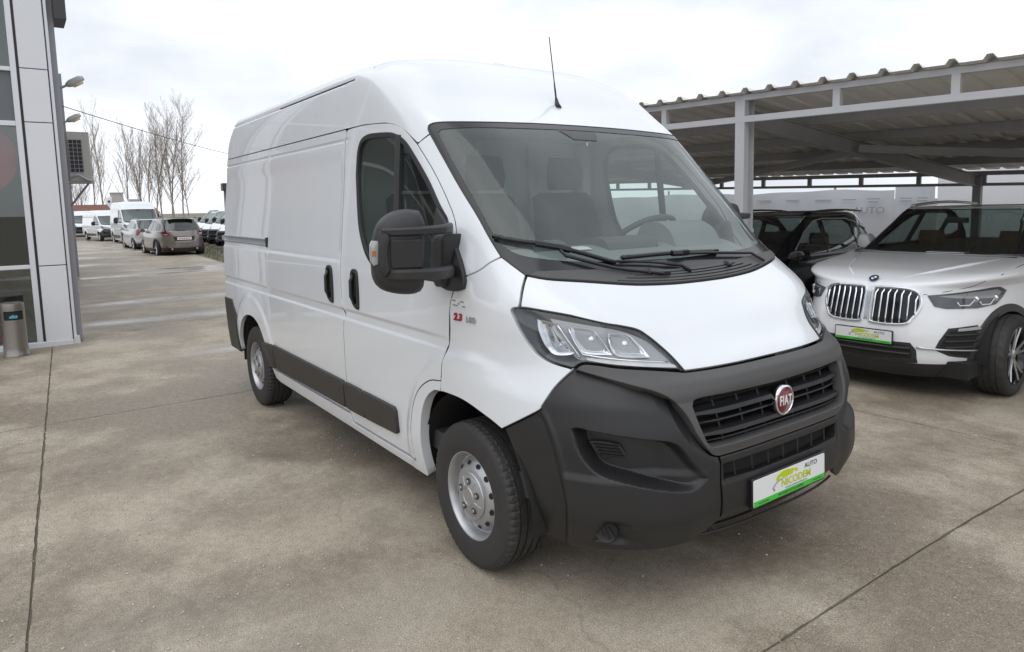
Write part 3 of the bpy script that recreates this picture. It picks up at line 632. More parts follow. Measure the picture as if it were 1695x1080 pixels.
# ---- number plate with dealer print (flat print on the plate)
def dealer_plate(par,c,xd,zd,name):
    X=Vector(xd);Z=Vector(zd);N=X.cross(Z)
    def pt(u,v,d): return Vector(c)+X*u+Z*v+N*d
    rect=lambda w,h,r:np.array([(x*(w-r)+r*math.cos(t),y*(h-r)+r*math.sin(t)) for (x,y,t0) in((1,1,0),(-1,1,90),(-1,-1,180),(1,-1,270)) for t in np.radians(t0+np.linspace(0,90,5))])
    b=MB(); b.prism(rect(.2665,.0645,.010),-.012,.008,pt,.003); pl=b.build(name,'gloss_black',par)
    b=MB(); b.prism(rect(.259,.0565,.008),.003,.0095,pt,.0008); b.build('plate_face','plate_white',pl)
    b=MB(); b.prism([(-.2575,-.0560),(.2575,-.0560),(.2575,-.0335),(-.2575,-.0335)],.006,.0102,pt); b.build('plate_strip','plate_green',pl)
    fm=lambda u,v:frame(pt(u,v,.0105),X,Z)
    text('plate_print','AUTO','ink',pl,.030,fm(.150,.034),.0004,sx=1.15)
    text('plate_print','NICODEM','lime',pl,.044,fm(.040,-.002),.0004,bold=.0010,sx=1.08)
    text('plate_print','www.autonicodem.ro','ink_grey',pl,.0135,fm(.040,-.0255),.0003,sx=1.35)
    text('plate_print','NICODEM AUTO LEASING','ink',pl,.0155,fm(.0,-.0448),.0003,shear=.2)
    text('plate_print','www.autonicodem.ro','ink',pl,.0085,fm(-.19,-.0455),.0003); text('plate_print','www.autonicodem.ro','ink',pl,.0085,fm(.20,-.0455),.0003)
    car=[(-.082,.006),(-.088,.020),(-.080,.034),(-.062,.040),(-.040,.048),(-.010,.050),(.020,.046),(.052,.042),(.078,.036),(.084,.028),(.080,.022),(.066,.020),(.060,.030),(.048,.030),(.042,.018),(-.030,.010),(-.040,.022),(-.056,.022),(-.064,.008)]
    b=MB(); b.prism([(u*.92-.025,v*.85+.010) for u,v in car],.006,.0106,pt); b.build('plate_logo','lime',pl)
    b=MB(); P=[pt(u,v,.010) for u,v in spl([(-.055,.020),(-.10,.012),(-.128,-.006),(-.118,-.018)],.01)]; b.tube(P,np.linspace(.0015,.004,len(P)),5); b.build('plate_logo_swoosh','ink_grey',pl)
    return pl
dealer_plate(van,(.972,0,.4635),(0,1,0),(-.03,0,1),'number_plate')
# ---- mirrors
def mirror(s,fold=0):
    cf,sf=math.cos(fold),math.sin(fold); ch,sh=math.cos(R(20)),math.sin(R(20))
    def f(p_):
        if fold and p_[1]>1.03: dx,dy=p_[0]+.05,p_[1]-1.03; p_=(-.05+dx*cf-dy*sf,1.03+dx*sf+dy*cf,p_[2])
        return Vector((p_[0],-s*p_[1],p_[2]))
    def fh(p_): dx,dy=p_[0]+.06,p_[1]-1.28; return f((-.06+dx*ch-dy*sh,1.28+dx*sh+dy*ch,p_[2]))      # the head is turned outwards
    out=spl([(1.192,1.638),(1.245,1.645),(1.310,1.632),(1.358,1.596),(1.382,1.545),(1.394,1.47),(1.398,1.40),(1.392,1.350),(1.366,1.312),(1.30,1.288),(1.222,1.284),(1.186,1.312),(1.180,1.40),(1.174,1.517),(1.172,1.59),(1.192,1.638)],.02,70)[:-1]
    cen_=out.mean(0); V=[];F=[]; k=len(out)
    prof=[(-.115,.92),(-.11,.985),(-.08,1.0),(-.03,.99),(.005,.96),(.028,.90),(.042,.80),(.050,.62),(.054,.3)]
    for x_,sc_ in prof:
        for y_,z_ in cen_+(out-cen_)*sc_: V.append(fh((x_-.02,y_,z_)))
    for i in range(len(prof)-1):
        for j in range(k): F.append((i*k+j,i*k+(j+1)%k,i*k+k+(j+1)%k,i*k+k+j))
    F.append(tuple(range(k))[::-1]); F.append(tuple((len(prof)-1)*k+j for j in range(k)))
    if s<0: F=[q[::-1] for q in F]
    m_=mk('door_mirror',V,F,'mirror_plastic',van); autosm(m_,50)
    for zi,zo,h in((1.560,1.552,.020),(1.366,1.378,.027)):      # two arms reach from the knuckle round the head
        P=[(-.10,1.00),(-.02,1.05),(.045,1.125),(.064,1.20),(.050,1.275),(.022,1.335),(-.020,1.378)]
        Vt=[];Ft=[]; Q=spl(P,.02)
        for i,(x_,y_) in enumerate(Q):
            t=i/(len(Q)-1); zz=zi+(zo-zi)*t; hh=h*(1-.2*t)
            for dx,dz in((-.04,-hh),(.004,-hh),(.014,-hh*.7),(.016,hh*.5),(.004,hh),(-.04,hh)): Vt.append(f((x_+dx,y_,zz+dz)))
        n_=6
        for i in range(len(Q)-1):
            for j in range(n_): Ft.append((i*n_+j,i*n_+(j+1)%n_,i*n_+n_+(j+1)%n_,i*n_+n_+j))
        Ft.append(tuple(range(n_))); Ft.append(tuple((len(Q)-1)*n_+j for j in range(n_)))
        autosm(mk('mirror_arm',Vt,Ft,'mirror_plastic',m_),35)
    b=MB(); b.prism([(1.195,1.402),(1.318,1.402),(1.326,1.412),(1.326,1.510),(1.318,1.522),(1.195,1.522)],-.02,.040,lambda u,v,d:fh((d,u,v)),.006); b.build('mirror_inset','bumper_plastic',m_)
    b=MB(); b.prism(spl([(1.330,1.395),(1.352,1.37),(1.372,1.42),(1.370,1.50),(1.350,1.552),(1.325,1.535),(1.336,1.47),(1.330,1.395)],.02,95)[:-1],-.04,.050,lambda u,v,d:fh((d,u,v)),.010); autosm(b.build('mirror_rib','mirror_plastic',m_),40)
    b=MB(); b.prism(spl([(1.366,1.424),(1.392,1.416),(1.401,1.43),(1.401,1.500),(1.392,1.518),(1.370,1.518),(1.366,1.424)],.02,95)[:-1],-.08,.020,lambda u,v,d:fh((d,u,v)),.008); autosm(b.build('side_indicator','lens_white',m_),40)
    b=MB(); b.prism([(1.382,1.455),(1.398,1.455),(1.398,1.478),(1.382,1.478)],.01,.0215,lambda u,v,d:fh((d,u,v))); b.build('indicator_bulb','amber',m_)
    foot=spl([(-.274,1.655),(-.186,1.580),(-.102,1.482),(-.026,1.388),(.012,1.325),(.010,1.288),(-.05,1.274),(-.122,1.274),(-.20,1.292),(-.262,1.31),(-.272,1.45),(-.274,1.655)],.03,60)[:-1]
    def pfoot(x,z): x=np.asarray(x,float);z=np.asarray(z,float); return x,-s*side_y(x,z),z
    panel('mirror_foot',foot,pfoot,'mirror_plastic',m_,res=.03,gap=0,thick=.03,edge=.010,off=.022,out_from=(-.5,0,1.4))
    b=MB(); b.prism(spl([(-.205,1.490),(-.16,1.524),(-.09,1.528),(-.085,1.505),(-.088,1.46),(-.098,1.37),(-.098,1.305),(-.13,1.292),(-.19,1.305),(-.205,1.490)],.02,95)[:-1],.95,1.058,lambda u,v,d:f((u,d,v)),.016); autosm(b.build('mirror_knuckle','mirror_plastic',m_),45)
mat('lens_white',(.40,.41,.42),.10,coat=.9)
mirror(1); mirror(-1,R(68))
# ---- antenna
b=MB(); b.tube([(-.565,0,2.203),(-.575,0,2.225),(-.585,0,2.26)],[.020,.014,.008],10); an=b.build('antenna','black_plastic',van,True)
b=MB(); P=[(-.585-.055*t,0,2.26+.355*t) for t in np.linspace(0,1,8)]; b.tube(P,[.0055]*2+[.0032]*5+[.0028],6); b.build('antenna_rod','gloss_black',an)
# ---- lettering on the fender
yy=lambda x,z: float(side_y(np.float64(x),np.float64(z)))
def side_text(s_,m_,x,z,size,**k):
    y=yy(x,z); dydx=(yy(x+.02,z)-yy(x-.02,z))/.04; dydz=(yy(x,z+.02)-yy(x,z-.02))/.04
    return text('fender_lettering',s_,m_,van,size,frame((x,-y-.003,z),(1,-dydx,0),(0,-dydz,1)),**k)
side_text('2.3','text_red',-.045,1.158,.046,ext=.003,bold=.0016,shear=.15,sx=1.15); side_text('180','satin_metal',.052,1.156,.040,ext=.003,bold=.0010,shear=.1,sx=1.3)
stk=panel('sticker',[(-.098,1.240),(.026,1.237),(.026,1.203),(-.098,1.206)],pfF if False else pfS,'plate_white',van,res=.03,gap=0,thick=.001,edge=.0005,off=.0008)
for x_,z_,w_ in((-.076,1.231,.030),(-.012,1.230,.034),(-.035,1.220,.018),(-.064,1.211,.046),(.002,1.210,.030)):
    y_=yy(x_,z_)+.0012; b=MB(); b.add([(x_-w_/2,-y_-.0009,z_-.0028),(x_+w_/2,-y_-.0009,z_-.0028),(x_+w_/2,-y_-.0009,z_+.0028),(x_-w_/2,-y_-.0009,z_+.0028)],[(0,1,2,3)]); b.build('sticker_print','ink_grey',stk)
# ---- wheels
def tyre_mesh(rad,wid,rimr,n=240,blocks=True,groove=.007):
    h=wid/2
    prof=[(rimr-.004,-h*.80,0),(rimr+.006,-h*.92,0),(rimr+.03,-h*.99,0),(rimr+.5*(rad-rimr),-h*1.02,0),(rad-.035,-h*.97,0),(rad-.030,-h*.965,0),(rad-.028,-h*.955,0),(rad-.016,-h*.92,1),(rad-.004,-h*.80,1),(rad-.001,-h*.62,1)]
    for g in(-.52,-.18,.18,.52): prof+=[(rad,h*(g-.05),0),(rad-groove,h*(g-.045),0),(rad-groove,h*(g+.045),0),(rad,h*(g+.05),0)]
    prof+=[(r,-y,f) for r,y,f in prof[:10][::-1]]
    V=[];F=[]
    for r,y,f in prof:
        for k in range(n):
            q=r-(.0065 if (blocks and f and k%4==0) else 0); t=2*math.pi*(k+.0)/n; V.append((q*math.cos(t),y,q*math.sin(t)))
    m_=len(prof)
    for i in range(m_-1):
        for k in range(n): F.append((i*n+k,i*n+(k+1)%n,i*n+n+(k+1)%n,i*n+n+k))
    return V,F,m_,n
def two_mat(o,mats,test):
    for m_ in mats[1:]: o.data.materials.append(MT[m_])
    for p_ in o.data.polygons: p_.material_index=test(p_)
def make_wheel(name,par,loc,s):
    """s=-1: outer face towards -y"""
    T=Matrix.Translation(loc)@Matrix.Diagonal((1,-s,1,1)) if s>0 else Matrix.Translation(loc)
    def fin(o,flip=False): 
        o.data.transform(T); 
        if s>0: o.data.flip_normals()
        return o
    b=MB(); b.lathe([(.190,.11),(.200,.10),(.192,.05),(.192,-.06),(.203,-.088),(.2065,-.097),(.204,-.102),(.198,-.100),(.190,-.088),(.186,-.068),(.180,-.052),(.172,-.050),(.164,-.060),(.150,-.074),(.132,-.086),(.118,-.090),(.0,-.090)],64); w_=fin(b.build(name,'steel_rim',par)); autosm(w_,30)
    V,F,m_,n=tyre_mesh(.338,.222,.197); t=mk('tyre',V,F,'rubber',w_); two_mat(t,['rubber','tread_rubber'],lambda p_:1 if math.hypot(p_.center.x,p_.center.z)>.318 else 0); fin(t); autosm(t,32)
    b=MB(); b.lathe([(.108,-.088),(.110,-.096),(.105,-.101),(.098,-.100),(.085,-.105),(.045,-.112),(.041,-.116),(.036,-.113),(.0,-.113)],48); h=fin(b.build('hub_cap','steel_rim',w_)); autosm(h,25)
    for k in range(5):
        t_=2*math.pi*(k+.25)/5; c=(.070*math.cos(t_),0,.070*math.sin(t_)); b=MB(); b.lathe([(.0165,-.104),(.0160,-.112),(.0125,-.112),(.0115,-.1075),(.0,-.1075)],14,c=c); fin(b.build('nut_recess','lamp_dark',w_)); 
        b=MB(); b.lathe([(.0085,-.1065),(.0085,-.114),(.007,-.116),(.0,-.116)],6,c=c); fin(b.build('wheel_nut','steel_rim',w_))
        b=MB(); t2=t_+math.pi/5; d=Vector((math.cos(t2),0,math.sin(t2))); b.tube([d*.052+Vector((0,-.109,0)),d*.094+Vector((0,-.100,0))],.004,6); fin(b.build('cap_rib','steel_rim',w_))
    for k in range(12):
        t_=2*math.pi*(k+.5)/12; d=Vector((math.cos(t_),0,math.sin(t_))); c=d*.147+Vector((0,-.0775,0)); nn=Vector((d.x*.55,-.83,d.z*.55)).normalized(); a1=d.cross(nn).normalized(); a2=nn.cross(a1)
        V=[c+nn*.0022+(a1*math.cos(q)*.0145+a2*math.sin(q)*.0115) for q in np.linspace(0,2*math.pi,17)[:-1]]; V2=[c+nn*.0035+(a1*math.cos(q)*.0165+a2*math.sin(q)*.0135) for q in np.linspace(0,2*math.pi,17)[:-1]]; V3=[c-nn*.004+(a1*math.cos(q)*.018+a2*math.sin(q)*.015) for q in np.linspace(0,2*math.pi,17)[:-1]]
        vh=mk('vent_hole',V,[tuple(range(16))],'underbody',w_); vh.data.flip_normals() if vh.data.polygons[0].normal.dot(nn)<0 else None; fin(vh)
    return w_
for x_ in(.0,-3.45):
    for s in(-1,1): make_wheel('wheel',van,(x_,s*.905,.337),s)
# wheel wells and underbody
for xc in(-.02,-3.48):
    for s in(-1,1):
        b=MB(); n=24; V=[];F=[]
        for k in range(n+1):
            t=math.radians(-4+188*k/n); 
            for y in(.60,.985): V.append((xc+.472*math.cos(t),s*y,.335+.472*math.sin(t)))
        for k in range(n): F.append((2*k,2*k+1,2*k+3,2*k+2))
        V.append((xc,s*.60,.335)); F+=[(2*k,2*k+2,len(V)-1) for k in range(n)]
        mk('wheel_well',V,F,'underbody',van)
b=MB(); b.box((-4.38,-.93,.34),(-3.96,.93,.42)); b.box((-2.98,-.955,.30),(-.52,.955,.40)); b.box((-3.96,-.58,.33),(-2.98,.58,.42)); b.box((-.52,-.58,.30),(.52,.58,.40)); b.box((.50,-.58,.33),(.72,.58,.40)); b.build('underbody','underbody',van)
b=MB(); b.box((-4.2,-.25,.20),(-2.6,.05,.33),.02); b.box((-2.4,.3,.22),(-1.2,.75,.32),.02); b.tube([(-3.45,-.8,.30),(-3.45,.8,.30)],.05,10); b.tube([(0,-.8,.27),(0,.8,.27)],.04,10); b.build('chassis_parts','underbody',van)
# ---- cab interior
b=MB(); b.box((-1.50,-.93,.42),(.35,.93,.52)); b.build('cab_floor','interior_dark',van)
prt=panel('cargo_partition',[(-.93,.5),(.93,.5),(.93,1.4),(.90,1.95),(.84,2.25),(.6,2.35),(-.6,2.35),(-.84,2.25),(-.90,1.95),(-.93,1.4)],lambda y,z:(-1.46+0*y,y,z),'interior_light',van,res=.3,out_from=(-4,0,1),thick=.02)
b=MB()
for y in(-.45,0,.45): b.box((-1.45,y-.03,.6),(-1.425,y+.03,2.2),.006)
b.build('partition_rib','interior_light',prt)
b=MB(); hl=[(x,y,2.115+.0*x) for x in(-1.45,-.62) for y in(-.86,.86)]; b.box((-1.45,-.85,2.10),(-.60,.85,2.12)); b.build('headliner','interior_light',van)
dash=spl([(.25,1.345),(.14,1.395),(.0,1.435),(-.12,1.435),(-.19,1.37),(-.20,1.15),(-.14,.88),(.0,.62),(.24,.62)],.04,60)
b=MB(); b.prism(dash,-.78,.78,lambda u,v,d:(u,d,v),.03); dsh=b.build('dashboard','interior_grey',van); autosm(dsh,40)
b=MB(); b.prism(spl([(.10,1.40),(.04,1.50),(-.05,1.545),(-.16,1.53),(-.21,1.46),(-.10,1.40)],.03,70),.27,.68,lambda u,v,d:(u,d,v),.05); autosm(b.build('instrument_hood','interior_grey',dsh),50)
b=MB(); b.prism(spl([(.08,1.40),(.04,1.465),(-.06,1.48),(-.17,1.45),(-.20,1.30)],.03,70),-.20,.18,lambda u,v,d:(u,d,v),.03); autosm(b.build('centre_console','interior_dark',dsh),50)
b=MB(); b.prism([(.06,1.424),(.02,1.434),(-.02,1.436),(-.03,1.43)],-.46,-.30,lambda u,v,d:(u,d,v+.006)); b.build('dash_paper','plate_white',dsh)
b=MB(); b.prism(spl([(.02,1.43),(-.02,1.47),(-.10,1.475),(-.14,1.43)],.03,70),-.62,-.40,lambda u,v,d:(u,d,v),.02); autosm(b.build('dash_tray','interior_dark',dsh),50)
cw=Vector((-.34,.45,1.455)); ax=Vector((-.55,0,.83)).normalized(); a1=Vector((0,1,0)); a2=ax.cross(a1)
rim_=MB(); rim_.tube([cw+(a1*math.cos(t)+a2*math.sin(t))*.205 for t in np.linspace(0,2*math.pi,33)],.017,8,False); rim_.tube([cw-a1*.2,cw-ax*.03,cw+a1*.2],.02,6); rim_.tube([cw-ax*.03,cw-a2*.2],.02,6); rim_.tube([cw-ax*.02,cw-ax*.35],.035,8); rim_.build('steering_wheel','interior_dark',van,True)
def seat(y,w):
    so_=MB(); so_.prism(spl([(-1.02,0.91),(-.62,0.93),(-.50,0.99),(-.50,1.08),(-.60,1.10),(-1.0,1.06)],.05,50),y-w,y+w,lambda u,v,d:(u,d,v),.04); st=so_.build('cab_seat','seat_fabric',van); autosm(st,50)
    c=MB(); c.prism(spl([(-1.02,1.01),(-.90,1.03),(-.98,1.43),(-1.06,1.69),(-1.12,1.73),(-1.20,1.70),(-1.16,1.33)],.06,60),y-w*.92,y+w*.92,lambda u,v,d:(u,d,v),.05); autosm(c.build('seat_back','seat_fabric',st),50)
    for hy in ((y,) if w<.3 else (y-w*.5,y+w*.5)):
        h=MB(); h.prism(spl([(-1.08,1.75),(-1.05,1.83),(-1.09,1.96),(-1.15,1.97),(-1.18,1.85),(-1.16,1.75)],.04,60),hy-.12,hy+.12,lambda u,v,d:(u,d,v),.04); autosm(h.build('head_rest','seat_fabric',st),50)
seat(.50,.25); seat(-.38,.46)
for s in(-1,1):
    b=MB(); b.prism([(-1.38,.45),(-.60,.45),(-.57,.70),(-.42,.88),(-.20,.90),(-.16,1.27),(-1.05,1.29),(-1.38,1.35)],.90,.945,lambda u,v,d,s=s:(u,s*d,v)); b.build('door_trim','interior_grey',van)
    b=MB(); b.tube([(-1.42,s*.93,1.2),(-1.41,s*.915,1.6),(-1.38,s*.89,2.08)],.06,8); b.build('rear_cab_pillar','interior_light',van,True)
# ================================================================ ground: concrete yard cast in slabs
def ground_mat():
    m=bpy.data.materials.new('yard_concrete'); m.use_nodes=True; n=m.node_tree; L=n.links; b=n.nodes['Principled BSDF']
    t=n.nodes.new('ShaderNodeTexCoord')
    def noise(sc_,det=6,rg=.6,vec=None):
        z=n.nodes.new('ShaderNodeTexNoise'); z.inputs['Scale'].default_value=sc_; z.inputs['Detail'].default_value=det; z.inputs['Roughness'].default_value=rg; L.new(vec or t.outputs['Object'],z.inputs['Vector']); return z.outputs[0]
    def ramp(v,a,c0,b_,c1):
        r=n.nodes.new('ShaderNodeValToRGB'); r.color_ramp.elements[0].position=a; r.color_ramp.elements[1].position=b_; r.color_ramp.elements[0].color=(*c0,1) if hasattr(c0,'__len__') else (c0,c0,c0,1); r.color_ramp.elements[1].color=(*c1,1) if hasattr(c1,'__len__') else (c1,c1,c1,1); L.new(v,r.inputs[0]); return r.outputs[0]
    def mix(f,a,c,op='MIX'):
        x=n.nodes.new('ShaderNodeMix'); x.data_type='RGBA'; x.blend_type=op
        for s_,v in((0,f),(6,a),(7,c)):
            if hasattr(v,'links'): L.new(v,x.inputs[s_])
            else: x.inputs[s_].default_value=v if s_==0 else (*v,1)
        return x.outputs[2]
    def math_(op,a,c,cl=False):
        x=n.nodes.new('ShaderNodeMath'); x.operation=op; x.use_clamp=cl
        for s_,v in((0,a),(1,c)):
            if hasattr(v,'links'): L.new(v,x.inputs[s_])
            else: x.inputs[s_].default_value=v
        return x.outputs[0]
    big=noise(.33,5,.62); med=noise(1.5,5,.66); fine=noise(22,3,.72); grit=noise(150,1,.75); grit2=noise(340,0,.6)
    dry=mix(ramp(med,.36,0,.64,1),(.425,.364,.288),(.515,.455,.370))
    damp=mix(ramp(fine,.3,0,.7,1),(.238,.195,.148),(.305,.257,.200))
    wetm=ramp(math_('ADD',math_('MULTIPLY',big,.66),math_('MULTIPLY',med,.34)),.445,1,.545,0)
    c=mix(math_('MULTIPLY',wetm,.9),dry,damp)
    c=mix(math_('MULTIPLY',ramp(fine,.40,1,.58,0),.20),c,(.17,.142,.108))
    c=mix(.55,c,ramp(grit,.34,(.42,.40,.37),.62,(1.28,1.27,1.25)),'MULTIPLY'); c=mix(.6,c,ramp(grit2,.38,(.5,.49,.47),.60,(1.25,1.24,1.22)),'MULTIPLY')
    v=n.nodes.new('ShaderNodeTexVoronoi'); v.inputs['Scale'].default_value=48; L.new(t.outputs['Object'],v.inputs['Vector'])
    peb=math_('MULTIPLY',ramp(v.outputs['Distance'],.10,1,.24,0),ramp(v.outputs['Color'],.60,0,.78,1)); c=mix(math_('MULTIPLY',peb,.8),c,(.56,.52,.46))
    v2=n.nodes.new('ShaderNodeTexVoronoi'); v2.inputs['Scale'].default_value=80; L.new(t.outputs['Object'],v2.inputs['Vector'])
    pit=math_('MULTIPLY',ramp(v2.outputs['Distance'],.08,1,.22,0),ramp(v2.outputs['Color'],.55,0,.75,1)); c=mix(math_('MULTIPLY',pit,.65),c,(.075,.06,.045))
    # drips and old stains of their own shape
    v3=n.nodes.new('ShaderNodeTexVoronoi'); v3.inputs['Scale'].default_value=1.1
    wob=n.nodes.new('ShaderNodeVectorMath'); wob.operation='MULTIPLY_ADD'; nz3=n.nodes.new('ShaderNodeTexNoise'); nz3.inputs['Scale'].default_value=3.0; nz3.inputs['Detail'].default_value=5; L.new(t.outputs['Object'],nz3.inputs['Vector']); wob.inputs[1].default_value=(.35,.35,.35); L.new(nz3.outputs['Color'],wob.inputs[0]); L.new(t.outputs['Object'],wob.inputs[2]); L.new(wob.outputs[0],v3.inputs['Vector'])
    stn=math_('MULTIPLY',ramp(v3.outputs['Distance'],.05,1,.20,0),ramp(v3.outputs['Color'],.55,0,.62,1)); c=mix(math_('MULTIPLY',stn,.45),c,(.11,.09,.07))
    # hairline cracks
    v4=n.nodes.new('ShaderNodeTexVoronoi'); v4.feature='DISTANCE_TO_EDGE'; v4.inputs['Scale'].default_value=.42; L.new(wob.outputs[0],v4.inputs['Vector'])
    crk=math_('MULTIPLY',ramp(v4.outputs['Distance'],.0008,1,.0030,0),ramp(big,.55,0,.60,1)); c=mix(math_('MULTIPLY',crk,.22),c,(.07,.055,.04))
    # standing water film towards the lane: a flat, glossy skin in shallow dips
    sx=n.nodes.new('ShaderNodeSeparateXYZ'); L.new(t.outputs['Object'],sx.inputs[0])
    mpv=n.nodes.new('ShaderNodeMapping'); mpv.inputs['Scale'].default_value=(.38,.10,1); L.new(t.outputs['Object'],mpv.inputs[0])
    wn=noise(1.0,3,.55,mpv.outputs[0])
    far=n.nodes.new('ShaderNodeMapRange'); far.inputs[1].default_value=-5.0; far.inputs[2].default_value=-9.0; far.inputs[3].default_value=-.07; far.inputs[4].default_value=.012; L.new(sx.outputs[0],far.inputs[0])
    film=ramp(math_('ADD',wn,far.outputs[0]),.50,0,.62,1)
    c=mix(math_('MULTIPLY',film,.35),c,(.18,.165,.14))
    L.new(c,b.inputs['Base Color'])
    r1=mix(wetm,(.78,.78,.78),(.50,.50,.50)); r2=mix(film,r1,(.16,.16,.16)); L.new(r2,b.inputs['Roughness'])
    hgt=math_('ADD',math_('MULTIPLY',grit,.8),math_('ADD',math_('MULTIPLY',peb,.5),math_('MULTIPLY',fine,.8))); hgt=math_('MULTIPLY',hgt,math_('SUBTRACT',1.0,math_('MULTIPLY',film,.95)))
    bp=n.nodes.new('ShaderNodeBump'); bp.inputs['Strength'].default_value=.7; bp.inputs['Distance'].default_value=.006; L.new(hgt,bp.inputs['Height']); L.new(bp.outputs[0],b.inputs['Normal'])
    b.inputs['Specular IOR Level'].default_value=.4
    MT['yard_concrete']=m
ground_mat()
mat('joint_dirt',(.20,.165,.128),.9,var=(14,(.11,.09,.068),.25),bump=(120,.8)); mat('gravel',(.24,.205,.165),.9,var=(3,(.13,.115,.085),.25),bump=(30,.8)); mat('grass',(.06,.11,.02),.8)
# ground sheet under the slabs, large enough to reach the horizon
xs=np.unique(np.concatenate([-np.geomspace(6,900,26),np.arange(-6,9,1.0),np.geomspace(9,900,16)])); ys=np.unique(np.concatenate([-np.geomspace(3,900,20),np.arange(-3,9,1.0),np.geomspace(9,900,20)]))
V=[(x,y,gz(x,y)-.035) for x in xs for y in ys]; ny=len(ys); F=[(i*ny+j,i*ny+ny+j,i*ny+ny+j+1,i*ny+j+1) for i in range(len(xs)-1) for j in range(ny-1)]
gnd=mk('ground',V,F,'gravel',smooth=True); gnd['kind']='structure'
yard=mk('yard',[(x,y,gz(x,y)-.012) for x in np.linspace(-62,11,74) for y in np.linspace(-13,14,28)],[(i*28+j,i*28+28+j,i*28+29+j,i*28+j+1) for i in range(73) for j in range(27)],'joint_dirt',smooth=True); yard['kind']='structure'
def jy(k,x): return {-2:-13.0,-1:-8.0,0:-2.50-.050*(x+4),1:2.93+.055*x*(1 if x>-3 else -3/min(x,-3)),2:8.3,3:13.6}[k] if x>-20 else {-2:-13.0,-1:-8.0,0:-2.0,1:min(3.0+.10*(-20-x)*.5,4.6)-.1,2:8.3,3:13.6}[k]
jx=[10.6,6.0,1.20,-4.0,-9.2,-14.4,-19.6,-24.8,-30,-35.2,-40.4,-45.6,-50.8,-56]
for i in range(len(jx)-1):
    for k in range(-2,3):
        if i>=4 and k>=1: continue            # gravel beside the lane
        x1,x0=jx[i],jx[i+1]; g=.0065; nx_=ny_=(64 if i<4 and -1<=k<=1 else 18); V=[];F=[]
        for a in range(nx_+1):
            for b_ in range(ny_+1):
                x=x0+g+(x1-x0-2*g)*a/nx_; y0_,y1_=jy(k,x)+g,jy(k+1,x)-g; y=y0_+(y1_-y0_)*b_/ny_
                ed=a in(0,nx_) or b_ in(0,ny_); 
                if a in(0,nx_): x+=random.uniform(-.0035,.0035)
                if b_ in(0,ny_): y+=random.uniform(-.0035,.0035)
                V.append((x,y,gz(x,y)-(.0035 if ed else 0)))
        for a in range(nx_):
            for b_ in range(ny_): F.append((a*(ny_+1)+b_,(a+1)*(ny_+1)+b_,(a+1)*(ny_+1)+b_+1,a*(ny_+1)+b_+1))
        rim=[(a,0) for a in range(nx_+1)]+[(nx_,b_) for b_ in range(1,ny_+1)]+[(a,ny_) for a in range(nx_-1,-1,-1)]+[(0,b_) for b_ in range(ny_-1,0,-1)]
        base=len(V); R_=[a*(ny_+1)+b_ for a,b_ in rim]; V+=[(V[q][0],V[q][1],V[q][2]-.03) for q in R_]; m_=len(R_)
        F+=[(R_[q],base+q,base+(q+1)%m_,R_[(q+1)%m_]) for q in range(m_)]
        mk('concrete_slab',V,F,'yard_concrete',yard)
# grass verge tufts beside the lane
b=MB()
for _ in range(2600):
    x=random.uniform(-38,-20); y=random.uniform(3.1,4.4)+max(0,(-24-x))*.10; h=random.uniform(.03,.10); a=random.uniform(0,6.3); w_=.012; z=gz(x,y)-.03
    b.add([(x-w_*math.cos(a),y-w_*math.sin(a),z),(x+w_*math.cos(a),y+w_*math.sin(a),z),(x+random.uniform(-.04,.04),y+random.uniform(-.04,.04),z+h)],[(0,1,2)])
gv=b.build('grass','grass'); tag(gv,'short green grass verge along the concrete lane edge','grass',kind='stuff')
# loose grit lying on the yard
b=MB()
mat('grit_stone',(.66,.61,.54),.8,var=(70,(.26,.22,.18),.2))
for _ in range(5200):
    x=random.uniform(-5.5,2.4); y=random.uniform(-3.3,3.4)
    if random.random()<.35: x,y=random.gauss(-1.2,2.0),random.gauss(-1.7,.8)
    r=random.choice((.0025,.003,.003,.004,.004,.0055,.008)); z=gz(x,y)+r*.3
    a=random.uniform(0,6.3); c_,s_=math.cos(a)*r,math.sin(a)*r; e_=random.uniform(.6,1)
    b.add([(x+c_,y+s_,z),(x-s_*e_,y+c_*e_,z),(x-c_,y-s_,z),(x+s_*e_,y-c_*e_,z),(x,y,z+r*.7)],[(0,1,4),(1,2,4),(2,3,4),(3,0,4)])
tag(b.build('loose_grit','grit_stone'),'fine loose grit scattered over the concrete yard','grit',kind='stuff')
# ================================================================ showroom building on the left
mat('alu_panel',(.74,.745,.765),.42,metal=.05,var=(.8,(.70,.705,.725),.3)); mat('alu_frame',(.70,.71,.74),.4,metal=.2); mat('grey_clad',(.30,.295,.315),.5,var=(1.2,(.26,.255,.275),.3)); mat('spandrel',(.135,.14,.15),.3); mat('dark_sign',(.045,.042,.045),.4); mat('white_render',(.72,.72,.73),.6,var=(5,(.6,.6,.6),.25)); mat('showroom_floor',(.34,.34,.32),.25); mat('showroom_wall',(.60,.55,.48),.7); mat('poster_red',(.42,.012,.03),.4)
bld=empty('showroom_building',(-8.06,-2.36,0),0,'grey panelled car showroom with glass front at left edge','building')
def bx(name,m,a,b_,par=None,bev=0,off=bld):
    q=MB(); o0=Vector(par.location) if False else Vector((0,0,0)); q.box(a,b_,bev); o=q.build(name,m); 
    return o
def inb(o,root):
    o.parent=root; o.matrix_parent_inverse=Matrix.Translation(-Vector(root.location)) if root.rotation_euler.z==0 else (Matrix.LocRotScale(root.location,root.rotation_euler,(1,1,1))).inverted(); return o
FX=-8.06
for z0,z1 in((.052,1.004),(1.016,2.779),(2.791,3.424),(3.436,5.6)): inb(bx('wall_panel','alu_panel',(FX-.05,-2.356,z0),(FX,-2.072,z1),bev=.004),bld)
inb(bx('panel_backing','dark_sign',(FX-.30,-2.38,.03),(FX-.035,-2.06,5.6)),bld)
